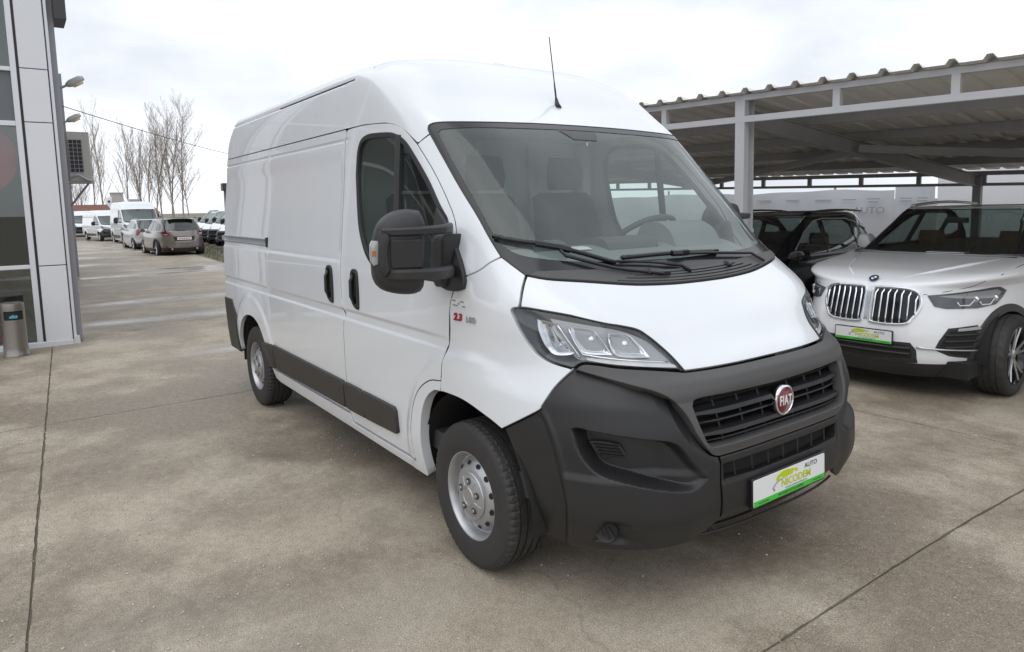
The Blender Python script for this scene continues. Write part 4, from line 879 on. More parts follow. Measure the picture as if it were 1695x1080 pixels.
for y0,y1 in((-2.445,-2.385),(-3.65,-3.59),(-4.85,-4.79),(-6.05,-5.99)): inb(bx('mullion','alu_frame',(FX-.10,y0,.05),(FX+.015,y1,5.6),bev=.004),bld)
for k,(y0,y1) in enumerate(((-3.59,-2.445),(-4.79,-3.65),(-5.99,-4.85))):
    for z0,z1 in((.985,1.032),(2.732,2.790),(3.385,3.432)): inb(bx('transom','alu_frame',(FX-.09,y0,z0),(FX+.010,y1,z1),bev=.004),bld)
    for z0,z1,m_,nm in((.05,.985,'showroom_glass','glass_pane'),(1.032,2.732,'showroom_glass','glass_pane'),(2.79,3.385,'spandrel','spandrel_pane'),(3.432,5.6,'showroom_glass','glass_pane')):
        inb(bx(nm,m_,(FX-.05,y0,z0),(FX-.038,y1,z1)),bld)
inb(bx('plinth','alu_frame',(FX-.12,-6.05,-.03),(FX+.020,-2.065,.050),bev=.005),bld)
# side: dark returns, side wall, rear block
inb(bx('corner_trim','alu_frame',(FX-.10,-2.058,.0),(FX-.02,-2.025,5.6),bev=.003),bld)
inb(bx('corner_pilaster','grey_clad',(FX-.75,-2.06,.0),(FX-.12,-1.955,4.65),bev=.005),bld)
q=MB(); q.add([(FX-.7,-2.0,-.05),(-20.4,-1.50,-.1),(-20.4,-1.50,5.0),(FX-.7,-2.0,5.0)],[(0,1,2,3)]); inb(q.build('side_wall','grey_clad'),bld)
inb(bx('rear_wall_pilaster','grey_clad',(-21.2,-1.62,-.1),(-20.2,-1.20,5.38),bev=.01),bld)
inb(bx('rear_block','grey_clad',(-31,-9.0,-.1),(-21.2,-1.55,5.1)),bld)
inb(bx('fascia_sign','dark_sign',(FX-.50,-1.955,4.06),(FX+.02,-1.825,6.0),bev=.004),bld)
q=MB(); q.add([(-15.6,-1.62,-.03),(-15.6,-1.52,-.03),(FX+.01,-1.99,-.03),(FX+.01,-2.065,-.03),(-15.6,-1.62,.11),(-15.6,-1.53,.10),(FX+.01,-2.0,.075),(FX+.01,-2.06,.085)],[(0,1,2,3),(4,7,6,5),(1,5,6,2),(2,6,7,3),(0,4,5,1)]); inb(q.build('side_kerb','white_render'),bld)
inb(bx('roof_slab','grey_clad',(-21,-9,5.6),(FX,-1.98,5.9)),bld)
inb(bx('showroom_floor','showroom_floor',(-20.9,-8.9,.0),(FX-.13,-2.05,.035)),bld)
inb(bx('back_wall','showroom_wall',(-20.9,-8.95,.0),(-20.7,-2.0,5.6)),bld); inb(bx('far_wall','showroom_wall',(-20.9,-9.0,.0),(FX,-8.9,5.6)),bld)
inb(bx('upper_floor','showroom_wall',(-20.7,-8.9,3.05),(FX-.25,-2.05,3.30)),bld)
# things in the showroom
q=MB(); th_=np.linspace(0,2*math.pi,28)[:-1]; q.prism([(-2.86+.36*math.cos(t),2.36+.44*math.sin(t)) for t in th_],-.02,.02,lambda u,v,d:(-8.28+d,u+.04,v)); q.tube([(-8.28,-2.82,1.94),(-8.28,-2.82,.06)],.02,8); ps=q.build('promotional_flag','poster_red'); ps.location=(0,0,0); tag(ps,'rounded red promotional flag standing behind the showroom glass','flag')
# waste bin
mat('bin_metal',(.33,.30,.28),.32,metal=.8,var=(3,(.26,.235,.22),.3)); mat('rubbish',(.08,.35,.45),.5)
bn=empty('waste_bin',(-7.62,-2.665,gz(-7.6,-2.66)),0,'round brushed metal waste bin beside the showroom glass','bin')
def lz(prof,name,m,par,n=40,skip=None):
    V=[];F=[]
    for r,z in prof:
        for k in range(n): t=2*math.pi*k/n; V.append((r*math.cos(t),r*math.sin(t),z))
    for i in range(len(prof)-1):
        for k in range(n):
            if skip and skip(i,k/n): continue
            F.append((i*n+k,i*n+(k+1)%n,i*n+n+(k+1)%n,i*n+n+k))
    o=mk(name,V,F,m,par); return autosm(o,40)
lz([(0,.0),(.138,.0),(.140,.012),(.130,.03),(.122,.10),(.120,.44),(.120,.545),(.120,.62),(.118,.632),(.10,.64),(.0,.645)],'bin_body','bin_metal',bn,48,lambda i,f:i==5 and (f<.13 or f>.87))
lz([(.112,.40),(.112,.62)],'bin_liner','underbody',bn); lz([(0,.46),(.10,.46)],'bin_floor','underbody',bn)
q=MB(); 
for k in range(5): q.box((.085+.006*k,-.035+.014*k,.46),(.110+.004*k,-.015+.015*k,.485+.008*(k%3)),.003)
q.build('bin_rubbish','rubbish',bn)
# air conditioner on the side wall, wall lamps and the cable
mat('ac_case',(.50,.49,.46),.5,var=(2,(.43,.42,.39),.3)); mat('ac_dark',(.03,.03,.032),.6); mat('galv',(.30,.30,.31),.45,metal=.5)
ac=empty('air_conditioner',(-13.0,-1.47,2.22),0,'beige outdoor air conditioner unit with grid on wall brackets','air conditioner')
q=MB(); q.box((-.35,-.18,.04),(.0,.18,.95),.012); q.build('casing','ac_case',ac)
q=MB(); q.box((.002,-.165,.20),(.004,.055,.80)); q.build('fan_opening','ac_dark',ac)
for k in range(4): y=-.155+.067*k; q=MB(); q.tube([(.012,y,.19),(.012,y,.81)],.004,5); q.build('grid_wire','ac_case',ac)
for k in range(9): z=.20+.075*k; q=MB(); q.tube([(.014,-.168,z),(.014,.058,z)],.004,5); q.build('grid_wire','ac_case',ac)
for x_ in(-.02,-.30): q=MB(); q.box((x_-.02,-.36,.0),(x_+.02,.19,.035),.004); q.tube([(x_,.12,.0),(x_,-.19,-.42)],.014,6); q.build('wall_bracket','galv',ac)
q=MB(); q.tube([(.03,-.16,.10),(.04,-.05,.16),(.03,.10,.06),(.0,.16,.05)],.02,8); q.build('refrigerant_pipe','ac_case',ac,True)
def lamp(x,y,z,L,lab):
    l=empty('wall_lamp',(x,y,z),0,lab,'lamp','lamps on the showroom side wall')
    q=MB(); q.tube([(0,-.12,-.10),(0,.0,.0),(0,L*.55,L*.33)],.018,8); q.build('lamp_arm','galv',l)
    q=MB(); d=Vector((0,.85,.5)).normalized(); c=Vector((0,L*.5,L*.30)); P=[c,c+d*.06,c+d*.20,c+d*.26]; q.tube(P,[.03,.055,.055,.03],10); q.build('lamp_head','ac_case',l,True)
    q=MB(); q.tube([c+d*.08+Vector((0,.015,-.035)),c+d*.22+Vector((0,.015,-.035))],.036,10); q.build('lamp_glass','lamp_lens',l,True)
mat('lamp_lens',(.80,.66,.38),.3)
lamp(-10.2,-1.85,3.52,.20,'upper street-lamp style wall light on the showroom corner'); lamp(-13.5,-1.66,3.36,.16,'smaller lower wall light just above the air conditioner')
q=MB(); A_=Vector((-10.2,-1.86,3.28)); B_=Vector((-46,16.0,5.05)); P=[A_.lerp(B_,t)-Vector((0,0,1.6*4*t*(1-t)*.35)) for t in np.linspace(0,1,40)]; q.tube(P,.007,5); tag(q.build('overhead_cable','black_plastic'),'thin black overhead cable sagging from showroom wall across the sky','cable')
# ================================================================ steel carport on the right
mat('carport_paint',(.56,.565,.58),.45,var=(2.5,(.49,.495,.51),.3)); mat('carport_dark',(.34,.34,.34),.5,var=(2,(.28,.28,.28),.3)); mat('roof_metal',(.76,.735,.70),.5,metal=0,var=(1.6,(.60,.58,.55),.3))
TH=R(5); CO=Vector((-2.2,3.8,0)); US=Vector((math.cos(TH),math.sin(TH),0)); UT=Vector((-math.sin(TH),math.cos(TH),0))
cpt=empty('carport',(CO.x,CO.y,gz(CO.x,CO.y)),TH,'grey steel carport with corrugated metal roof over parked cars','carport')
cpz=cpt.location.z
def C_(s,t,z): return (s,t,z-cpz)          # local frame of the carport
def cbox(name,m,a,b_,bev=0): 
    q=MB(); q.box(C_(*a),C_(*b_),bev); return q.build(name,m,cpt)
zl=lambda s:-.013*s
def hbeam(name,m,s0,s1,t0,t1,z0,z1,n=1):
    q=MB(); V=[]
    for s in(s0,s1): V+=[C_(s,t0,z0+zl(s)),C_(s,t1,z0+zl(s)),C_(s,t1,z1+zl(s)),C_(s,t0,z1+zl(s))]
    q.add(V,[(0,1,2,3),(7,6,5,4),(0,4,5,1),(1,5,6,2),(2,6,7,3),(3,7,4,0)]); return q.build(name,m,cpt)
hbeam('lower_beam','carport_paint',-8.3,6.3,.0,.07,2.488,2.553); hbeam('upper_beam','carport_paint',-8.3,6.3,.0,.07,2.718,2.775)
for s in np.arange(-8,6.5,1.0345): 
    if abs(s%5.17)<.1: continue
for k in range(-8,7):
    s=.035+1.035*k
    if k in(-5,0,5): continue
    hbeam('short_post','carport_paint',s-.035,s+.035,.002,.068,2.553,2.718)
for s in(-5.14,.02,5.19):
    for t0 in(.0,.11): hbeam('pillar_flange','carport_paint',s-.058,s+.058,.074+t0,.086+t0,-.35,2.78)
    hbeam('pillar_web','carport_paint',s-.005,s+.005,.086,.184,-.35,2.78)
    hbeam('pillar_cover','carport_paint',s-.058,s+.058,.0005,.0725,2.553,2.718); hbeam('pillar_front','carport_paint',s-.056,s+.056,.002,.0735,-.35,2.488)
    q=MB(); q.box(C_(s-.02,.19,1.30),C_(s+.07,.20,1.34)); q.build('pillar_bracket','carport_paint',cpt)
TR=6.55; zr=lambda s,t:2.775+zl(s)-(2.775-2.115)*t/TR      # underside of the roof
def rib_profile(): 
    return [(-.14,0),(-.052,0),(-.022,.042),(.022,.042),(.052,0)]
for k0 in range(-30,26,4):
    V=[];F=[]; prof=[]
    for k in range(k0,k0+4):
        for ds,dz in rib_profile(): prof.append((.14+.28*k+ds,dz))
    prof.append((.14+.28*(k0+3)+.142,0.0))
    tt=np.linspace(-.10,TR+.25,6)
    for t in tt:
        for s,dz in prof: V.append(C_(s,t,zr(s,t)+.004+dz))
    m_=len(prof)
    for i in range(len(tt)-1):
        for j in range(m_-1): F.append((i*m_+j,i*m_+j+1,i*m_+m_+j+1,i*m_+m_+j))
    base=len(V); V+=[(x,y,z+.0025) for x,y,z in V]
    F2=[tuple(base+q for q in f[::-1]) for f in F]; F+=F2
    for j in range(m_-1): F.append((j+1,j,base+j,base+j+1))
    mk('roof_sheet',V,F,'roof_metal',cpt)
for t in(1.30,2.60,3.90,5.20):
    q=MB(); V=[]
    for s in(-8.3,6.3): V+=[C_(s,t,zr(s,t)-.115),C_(s,t+.055,zr(s,t)-.115),C_(s,t+.055,zr(s,t)-.001),C_(s,t,zr(s,t)-.001)]
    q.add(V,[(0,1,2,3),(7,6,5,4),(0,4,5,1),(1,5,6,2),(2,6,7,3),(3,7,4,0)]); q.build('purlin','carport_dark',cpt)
def rafter(s0,s1,t0,t1,h,w_,name='rafter',drop=.118):
    q=MB(); d=Vector((s1-s0,t1-t0,0)).normalized(); nn=Vector((-d.y,d.x,0))
    for z0,z1,hw in((-h,-h+.012,w_/2),(-h+.012,-.012,.005),(-.012,0,w_/2)):
        V=[]
        for s,t in((s0,t0),(s1,t1)):
            zz=zr(s,t)-drop
            V+=[C_(s-nn.x*hw,t-nn.y*hw,zz+z0),C_(s+nn.x*hw,t+nn.y*hw,zz+z0),C_(s+nn.x*hw,t+nn.y*hw,zz+z1),C_(s-nn.x*hw,t-nn.y*hw,zz+z1)]
        q.add(V,[(0,1,2,3),(7,6,5,4),(0,4,5,1),(1,5,6,2),(2,6,7,3),(3,7,4,0)])
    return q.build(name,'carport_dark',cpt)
for s in(-5.14,.02,5.19): rafter(s,s+.38,.20,TR-.05,.19,.10)
rafter(.10,-4.6,2.6,5.9,.09,.09,'wind_brace',.20); rafter(.25,4.9,2.4,5.6,.09,.09,'wind_brace',.20)
def rbeam(name,t0,t1,z0,z1,s0=-8.3,s1=6.3):
    q=MB(); V=[]
    f=lambda s:-.018*(s+3.4)
    for s in(s0,s1): V+=[C_(s,t0,z0+f(s)),C_(s,t1,z0+f(s)),C_(s,t1,z1+f(s)),C_(s,t0,z1+f(s))]
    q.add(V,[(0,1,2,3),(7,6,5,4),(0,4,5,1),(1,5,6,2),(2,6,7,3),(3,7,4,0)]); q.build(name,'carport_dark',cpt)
rbeam('rear_beam',TR,TR+.06,2.06,2.13); rbeam('rear_rail',TR,TR+.06,1.885,1.935)
for k in range(-8,8):
    s=-.51+1.005*k
    rbeam('rear_short_post',TR+.002,TR+.058,1.935,2.06,s-.035,s+.035)
for s in(-4.8,.42,5.6): rbeam('rear_pillar',TR-.07,TR+.052,-.4,2.06 if False else 2.058,s-.06,s+.06)
# banner fence behind the carport
mat('banner',(.62,.63,.66),.7,var=(1.4,(.55,.56,.59),.3)); mat('banner_ink',(.33,.34,.36),.7); mat('banner_light',(.80,.80,.82),.7)
bf=empty('banner_fence',(CO.x+UT.x*8.0,CO.y+UT.y*8.0,gz(-2,9)),TH,'white printed banner fence behind the carport','fence')
def sheet(name,m,s0,s1,z0,ztop,wave=.03):
    n=int((s1-s0)/.25)+2; V=[];F=[]; mz=8
    for i in range(n):
        s=s0+(s1-s0)*i/(n-1)
        for j in range(mz):
            zt=ztop+.02*math.sin(s*1.7)+.012*math.sin(s*4.3); V.append((s,wave*math.sin(s*1.3+j*.5)+.012*math.sin(s*5+j),z0+(zt-z0)*j/(mz-1)))
    for i in range(n-1):
        for j in range(mz-1): F.append((i*mz+j,i*mz+mz+j,i*mz+mz+j+1,i*mz+j+1))
    o=mk(name,V,F,m,bf,smooth=True); return o
sheet('banner_sheet','banner',-12,-1.47,-.05,1.98); sheet('banner_sheet','banner',-1.45,-.72,-.05,2.05,.01); sheet('banner_sheet','banner_light',-.68,6.8,-.05,2.42,.01)
for s in np.arange(-11.5,7,2.2): q=MB(); q.tube([(s,.06,0),(s,.06,2.1)],.025,8); q.build('fence_post','galv',bf)
rx=Vector((1,0,0)); 
text('banner_print','AUTO','banner_ink',bf,.20,frame((-1.93,-.065,1.56),(1,0,0),(0,0,1)),.001,sx=1.15)
k=0
for s,z,w_ in((-4.3,1.80,.34),(-3.6,1.80,.30),(-2.9,1.79,.36),(-2.35,1.79,.30),(-1.85,1.80,.26),(-1.85,1.74,.2),(-1.22,1.80,.22),(-1.22,1.745,.2),(-.92,1.80,.18),(-.92,1.745,.18)):
    q=MB(); q.box((s-w_/2,-.064,z-.010),(s+w_/2,-.060,z+.010)); q.build('banner_line','banner_ink',bf)
# ================================================================ cars (built from horizontal plan slices)
class Slices:
    def __init__(s,zk,xf,xr,w,n,xc=-2.4):
        s.z0,s.z1=zk[0],zk[-1]; s.xc=xc; zf=np.linspace(zk[0],zk[-1],600); s.zf=zf; dz=zf[1]-zf[0]; s.t=[]
        for v in(xf,xr,w,n):
            a=_pchip(np.array(zk,float),np.array(v,float)+np.arange(len(v))*1e-7,zf); s.t.append(a)
    def at(s,z): return [np.interp(z,s.zf,a) for a in s.t]
    def pf(s,t,z,off=0):
        t=np.asarray(t,float); z=np.asarray(z,float); xf,xr,w,n=s.at(z); c=np.cos(t); sn=np.sin(t); a=np.where(c>0,xf-s.xc,s.xc-xr)
        r=((np.abs(c)/a)**n+(np.abs(sn)/w)**n)**(-1/n); return s.xc+r*c,r*sn,z
    def P(s,t,z,off=0):
        e=1e-3; f=lambda t,z:np.array([float(q) for q in s.pf(t,z)]); p=f(t,z); du=f(t+e,z)-f(t-e,z); n=np.array([du[1],-du[0],0]); n/=np.linalg.norm(n)+1e-12; return Vector(p+n*off)
    def y(s,x,z): xf,xr,w,n=s.at(z); a=np.where(x>s.xc,(x-s.xc)/(xf-s.xc),(s.xc-x)/(s.xc-xr)); return w*np.maximum(1-np.clip(a,0,.9999)**n,1e-6)**(1/n)
    def xt(s,x,z): return math.atan2(float(s.y(x,z)),x-s.xc)      # (x,z) -> t (left side)
    def shell(s,name,m,par,z0,z1,nz,nt=200,cut=None,dist=None,close=False,zs=None):
        zs=np.linspace(z0,z1,nz) if zs is None else zs
        q=np.linspace(0,2*math.pi,nt,endpoint=False); V=[];F=[]
        # equal spacing along the outline
        for z in zs:
            tt=np.linspace(0,2*math.pi,1601); x,y,_=s.pf(tt,np.full(1601,z)); d=np.concatenate([[0],np.cumsum(np.hypot(np.diff(x),np.diff(y)))]); ti=np.interp(np.linspace(0,d[-1],nt,endpoint=False),d,tt); x,y,_=s.pf(ti,np.full(nt,z))
            if dist is not None: x,y=dist(x,y,z)
            V+=list(zip(x,y,np.full(nt,z)))
        for i in range(len(zs)-1):
            for k in range(nt):
                f=(i*nt+k,i*nt+(k+1)%nt,i*nt+nt+(k+1)%nt,i*nt+nt+k)
                if cut is not None:
                    c=np.mean([V[j] for j in f],0)
                    if cut(*c): continue
                F.append(f)
        if close: F.append(tuple((len(zs)-1)*nt+k for k in range(nt)))
        o=mk(name,V,F,m,par,smooth=True); o.data.set_sharp_from_angle(angle=R(55)); return o
def cpanel(S,name,poly,m,par,res=.03,off=.004,holes=(),mirror=False,rim=True,thick=.012,edge=.003,gap=0,us=None,vs=None,disp=None,sc=2.0):
    """panel on a car surface; outline in (t*sc, z)"""
    def pf(u,z):
        x,y,z=S.pf(np.asarray(u)/sc,z)
        if disp is not None:
            t=np.asarray(u)/sc; e=1e-3; x1,y1,_=S.pf(t+e,z); x0,y0,_=S.pf(t-e,z); nx,ny=y1-y0,-(x1-x0); l=np.hypot(nx,ny)+1e-12; d=disp(u,z); x=x+nx/l*d; y=y+ny/l*d
        return x,y,z
    p=np.array([(a*sc,z) for a,z in poly]); hs=[np.array([(a*sc,z) for a,z in h]) for h in holes]
    r=panel(name,p,pf,m,par,holes=hs,res=res,off=off,rim=rim,thick=thick,edge=edge,gap=gap,us=us,vs=vs,out_from=(S.xc,0,.5*(S.z0+S.z1)))
    if mirror:
        panel(name,p*[-1,1],pf,m,par,holes=[h*[-1,1] for h in hs],res=res,off=off,rim=rim,thick=thick,edge=edge,gap=gap,us=None if us is None else -np.asarray(us)[::-1],vs=vs,out_from=(S.xc,0,.5*(S.z0+S.z1)))
    return r
def car_wheel(par,x,y,r,wid,rimr,s,spokes,m='steel_rim',dark='gloss_black'):
    T=Matrix.Translation((x,y,r))@Matrix.Diagonal((1,s,1,1))          # built with the outer face towards -y
    T=Matrix.Translation((x,y,r))@(Matrix.Diagonal((1,-1,1,1)) if s>0 else Matrix.Identity(4))
    def fin(o):
        o.data.transform(T); 
        if s>0: o.data.flip_normals()
        return o
    h=wid/2; b=MB(); b.lathe([(rimr,h*.9),(rimr-.012,h*.8),(rimr-.012,-h*.78),(rimr+.004,-h*.93),(rimr-.004,-h*.95),(rimr-.022,-h*.80),(rimr-.03,-h*.35),(rimr*.3,-h*.30),(0,-h*.30)],40); w=fin(b.build('wheel',dark,par)); autosm(w,35)
    V,F,_,_=tyre_mesh(r,wid,rimr,96,True,.006); t=fin(mk('tyre',V,F,'rubber',w)); two_mat(t,['rubber','tread_rubber'],lambda p_:1 if math.hypot(p_.center.x-x,p_.center.z-r)>r-.02 else 0); autosm(t,32)
    for k in range(spokes):
        a=2*math.pi*(k+.3)/spokes; d=Vector((math.cos(a),0,math.sin(a))); e=Vector((-math.sin(a),0,math.cos(a))); b=MB()
        for sg in(-1,1):
            P=[d*.03+Vector((0,-h*.62,0)),d*rimr*.55+e*sg*rimr*.09+Vector((0,-h*.74,0)),d*(rimr-.012)+e*sg*rimr*.20+Vector((0,-h*.86,0))]; b.tube(P,[.020,.014,.013],6)
        fin(autosm(b.build('spoke',m,w),50))
    b=MB(); b.lathe([(.055,-h*.55),(.052,-h*.74),(.03,-h*.80),(0,-h*.80)],20); fin(autosm(b.build('wheel_hub',m,w),40))
    return w
def arches(wx,r,zc): return lambda x,y,z: any(math.hypot(x-a,z-zc)<r for a in wx) and abs(y)>.45
def arch_trim(S,par,wx,r,zc,m,w_=.055,off=.012):
    for a in wx:
        for s in(1,-1):
            n=26; V=[];F=[]
            for k in range(n+1):
                t=math.radians(-6+192*k/n)
                for rr_,o in((r-.012,-.10),(r-.010,off),(r+w_,off),(r+w_+.006,-.006)):
                    x,z=a+rr_*math.cos(t),max(zc+rr_*math.sin(t),S.z0+.01); V.append((x,s*(float(S.y(x,z))+o),z))
            for k in range(n):
                for j in range(3): f=(k*4+j,k*4+j+1,k*4+5+j,k*4+4+j); F.append(f if s<0 else f[::-1])
            autosm(mk('arch_trim',V,F,m,par),40)
            n=20; V=[];F=[]
            for k in range(n+1):
                t=math.radians(-6+192*k/n); x,z=a+(r+.01)*math.cos(t),zc+(r+.01)*math.sin(t)
                for y in(.55,float(S.y(a,zc+.2))-.03): V.append((x,s*y,z))
            for k in range(n): F.append((2*k,2*k+1,2*k+3,2*k+2))
            V.append((a,s*.55,zc)); F+=[(2*k,2*k+2,len(V)-1) for k in range(n)]
            mk('wheel_well',V,F,'underbody',par)
def cseat(par,x,y,m,base=.45,w=.25,top=1.25):
    q=MB(); q.prism(spl([(x-.12,base),(x+.02,base),(x-.10,top-.25),(x-.16,top),(x-.24,top),(x-.26,base+.2)],.06,60),y-w,y+w,lambda u,v,d:(u,d,v),.05); st=autosm(q.build('car_seat',m,par),50)
    q=MB(); q.prism(spl([(x-.15,top+.02),(x-.12,top+.10),(x-.16,top+.20),(x-.22,top+.20),(x-.25,top+.10),(x-.23,top+.02)],.04,60),y-.13,y+.13,lambda u,v,d:(u,d,v),.035); autosm(q.build('head_rest',m,st),50)
    return st
def greenhouse(S,par,tA,tC,zb,zt,wins,frame_m,paint,glass_m='side_glass',rear_glass='side_glass',wsname='windscreen'):
    """tA, tC: pillar lines as [(t,z)...] low -> high; wins: side windows as outlines in (x,z)"""
    A=np.array(tA);C=np.array(tC); mir=lambda p:[(-a,z) for a,z in p]
    def strip(lo,hi,n=24): return None
    # windscreen from -tA to tA
    poly=[(-a,z) for a,z in A[::-1]]+[(t,A[0,1]) for t in np.linspace(-A[0,0],A[0,0],24)[1:-1]]+[(a,z) for a,z in A]+[(t,A[-1,1]) for t in np.linspace(A[-1,0],-A[-1,0],24)[1:-1]]
    w=cpanel(S,wsname,poly,glass_m,par,res=.06,off=0,rim=False); 
    inner=[(a*.955,z) for a,z in poly]; zc=.5*(A[0,1]+A[-1,1]); inner=[(a,zc+(z-zc)*.93) for a,z in inner]
    cpanel(S,'windscreen_border',poly,'frit',w,res=.05,off=-.003,holes=[inner],rim=False,us=[],vs=[])
    rp=[(t,z) for t,z in C]+[(t,C[-1,1]) for t in np.linspace(C[-1,0],2*math.pi-C[-1,0],24)[1:-1]]+[(2*math.pi-t,z) for t,z in C[::-1]]+[(t,C[0,1]) for t in np.linspace(2*math.pi-C[0,0],C[0,0],24)[1:-1]]
    rg=cpanel(S,'rear_window',rp,rear_glass,par,res=.06,off=0,rim=False)
    sp=[(a,z) for a,z in A[::-1]]+[(t,A[0,1]+(C[0,1]-A[0,1])*(t-A[0,0])/(C[0,0]-A[0,0])) for t in np.linspace(A[0,0],C[0,0],40)[1:-1]]+[(t,z) for t,z in C]+[(t,C[-1,1]+(A[-1,1]-C[-1,1])*(C[-1,0]-t)/(C[-1,0]-A[-1,0])) for t in np.linspace(C[-1,0],A[-1,0],40)[1:-1]]
    H=[]
    for wn in wins:
        wn=dens(wn,.06); H.append([(S.xt(x,z),z) for x,z in wn])
    cpanel(S,'window_frame',sp,frame_m,par,res=.04,off=0,holes=H,mirror=True,rim=True,thick=.03,edge=.002,us=np.arange(sp[0][0]*0,6.4,.05),vs=np.arange(1.0,1.75,.04))
    for h in H: cpanel(S,'side_window',h,glass_m,par,res=.07,off=-.008,mirror=True,rim=False)
    return w
def roof_cap(S,par,z0,m,name='roof'):
    zs=z0+(S.z1-z0)*(1-(1-np.linspace(0,1,14))**2); return S.shell(name,m,par,0,0,0,160,zs=zs,close=True)
mat('suv_white',(.86,.87,.885),.25,coat=.8); mat('suv_black',(.006,.006,.009),.12,coat=.8); mat('kuga_brown',(.26,.225,.205),.3,metal=.45,coat=.6); mat('silver_paint',(.50,.51,.52),.3,metal=.4,coat=.5); mat('clad',(.030,.029,.030),.55); mat('arch_clad',(.05,.048,.048),.5)
# ---------------------------------------------------------------- white SUV under the carport
LO=Slices([.20,.30,.40,.55,.70,.80,.92,1.00,1.045,1.085,1.12,1.15,1.18,1.21,1.235],[-.12,-.04,-.005,0,-.02,-.05,-.085,-.115,-.155,-.26,-.42,-.70,-1.00,-1.30,-1.50],[-4.8,-4.88,-4.92,-4.92,-4.9,-4.9,-4.88,-4.86,-4.84,-4.83,-4.82,-4.81,-4.8,-4.78,-4.75],[.93,.96,.985,1.0,1.0,.995,.988,.975,.965,.955,.948,.94,.93,.92,.90],[3,3,3,3,3,3,3,3.2,3.8,5,6,7,7.5,7.5,7.5])
UP=Slices([1.10,1.15,1.25,1.40,1.55,1.66,1.705,1.73,1.745],[-1.24,-1.32,-1.50,-1.78,-2.05,-2.27,-2.45,-2.75,-3.2],[-4.84,-4.8,-4.72,-4.6,-4.5,-4.4,-4.3,-4.1,-3.7],[.935,.915,.875,.80,.725,.665,.61,.51,.34],[5,5,5,5,4.6,4.2,4,4,4])
suv=empty('white_suv',(-.668,3.676,-.159),R(-87.325),'white SUV with twin chrome kidney grille parked under the carport','car')
WX=(-.866,-3.841); cut=arches(WX,.405,.375)
zsb=np.unique(np.concatenate([np.linspace(.335,1.0,28),np.linspace(1.0,1.10,16),np.linspace(1.10,1.235,34)]))
def bmw_hood(x,y,z): return x,y
LO.shell('body','suv_white',suv,0,0,0,320,cut,zs=zsb)
LO.shell('lower_cladding','clad',suv,0,0,0,300,cut,zs=np.linspace(.20,.335,7))
q=MB(); q.add([(x,y,1.232) for x,y in((-1.45,-.85),(-1.45,.85),(-4.7,.85),(-4.7,-.85))],[(0,1,2,3)]); q.build('cabin_floor','interior_dark',suv)
q=MB(); q.box((-4.7,-.80,.22),(-.25,.80,.36)); q.build('underbody','underbody',suv)
arch_trim(LO,suv,WX,.405,.375,'arch_clad')
for x in WX:
    for s in(-1,1): car_wheel(suv,x,s*.845,.372,.29,.262,s,5,'satin_metal')
L=lambda l:[(LO.xt(x,z),z) for x,z in l]
A_line=[(UP.xt(x,z),z) for x,z in((-1.72,1.225),(-1.90,1.35),(-2.10,1.50),(-2.30,1.63),(-2.40,1.675))]
A_line=[(.70,1.225),(.79,1.32),(.94,1.44),(1.13,1.56),(1.32,1.64),(1.43,1.675)]
C_line=[(2.80,1.225),(2.79,1.35),(2.76,1.5),(2.70,1.62),(2.64,1.675)]
greenhouse(UP,suv,A_line,C_line,None,1.675,[[(-2.02,1.27),(-2.42,1.52),(-2.62,1.60),(-2.86,1.62),(-2.86,1.26)],[(-2.94,1.26),(-2.94,1.625),(-3.55,1.615),(-3.72,1.56),(-3.74,1.28)],[(-3.82,1.29),(-3.80,1.55),(-4.05,1.52),(-4.22,1.36),(-4.15,1.31)]],'gloss_black','suv_white','clear_glass','clear_glass')
roof_cap(UP,suv,1.675,'suv_white')
for s in(-1,1):
    q=MB(); q.tube([(x,s*(.60-.02*abs(x+3.2)),1.71+.035*math.sin(math.pi*(x+4.35)/2.0)) for x in np.linspace(-4.35,-2.35,14)],.017,8); q.build('roof_rail','satin_metal',suv,True)
# kidneys
tx=lambda x,y:math.atan2(y,x+2.4)
def kid(s):
    out=[(s*tx(-.08,.020),.90),(s*tx(-.09,.024),.985),(s*tx(-.11,.07),1.005),(s*tx(-.14,.34),1.000),(s*tx(-.15,.43),.95),(s*tx(-.13,.445),.84),(s*tx(-.09,.40),.74),(s*tx(-.05,.33),.675),(s*tx(-.02,.06),.670),(s*tx(-.03,.026),.72)]
    o2=[(a*2,z) for a,z in out]; o2=spl(np.vstack([o2,o2[:1]]),.02,70)[:-1]; o2=[(a/2,z) for a,z in o2]
    c=np.mean(o2,0); inn=[(c[0]+(a-c[0])*.90,c[1]+(z-c[1])*.90) for a,z in o2]
    k=cpanel(LO,'kidney_grille',o2,'chrome',suv,res=.02,off=.016,holes=[inn],us=[],vs=[],thick=.03,edge=.006)
    cpanel(LO,'grille_backing',inn,'gloss_black',k,res=.04,off=.003,rim=False)
    top=[(a,z+.012) for a,z in o2 if z>.94]
    for i in range(7):
        f=(i+.6)/7; t=s*(tx(-.08,.030)+(tx(-.14,.415)-tx(-.08,.030))*f)
        zt=.995-.02*abs(f-.4)-(.05*max(0,f-.75)/.25); z0=.69+.07*max(0,f-.6)/.4
        q=MB(); q.tube([LO.P(t,z0,.006),LO.P(t,z0+.04,.014),LO.P(t,.5*(z0+zt),.018),LO.P(t,zt-.045,.018),LO.P(t+s*.004,zt-.025,.010),LO.P(t+s*.006,zt,.004)],.0085,6); q.build('grille_bar','chrome',k,True)
kid(1); kid(-1)
cpanel(LO,'kidney_bridge',[(-.0065,.70),(.0065,.70),(.007,.955),(-.007,.955)],'satin_metal',suv,res=.03,off=.008)
c=Vector((-.172,0,1.062)); nv=Vector((.55,0,.84)).normalized(); a1=Vector((0,1,0)); a2=nv.cross(a1)
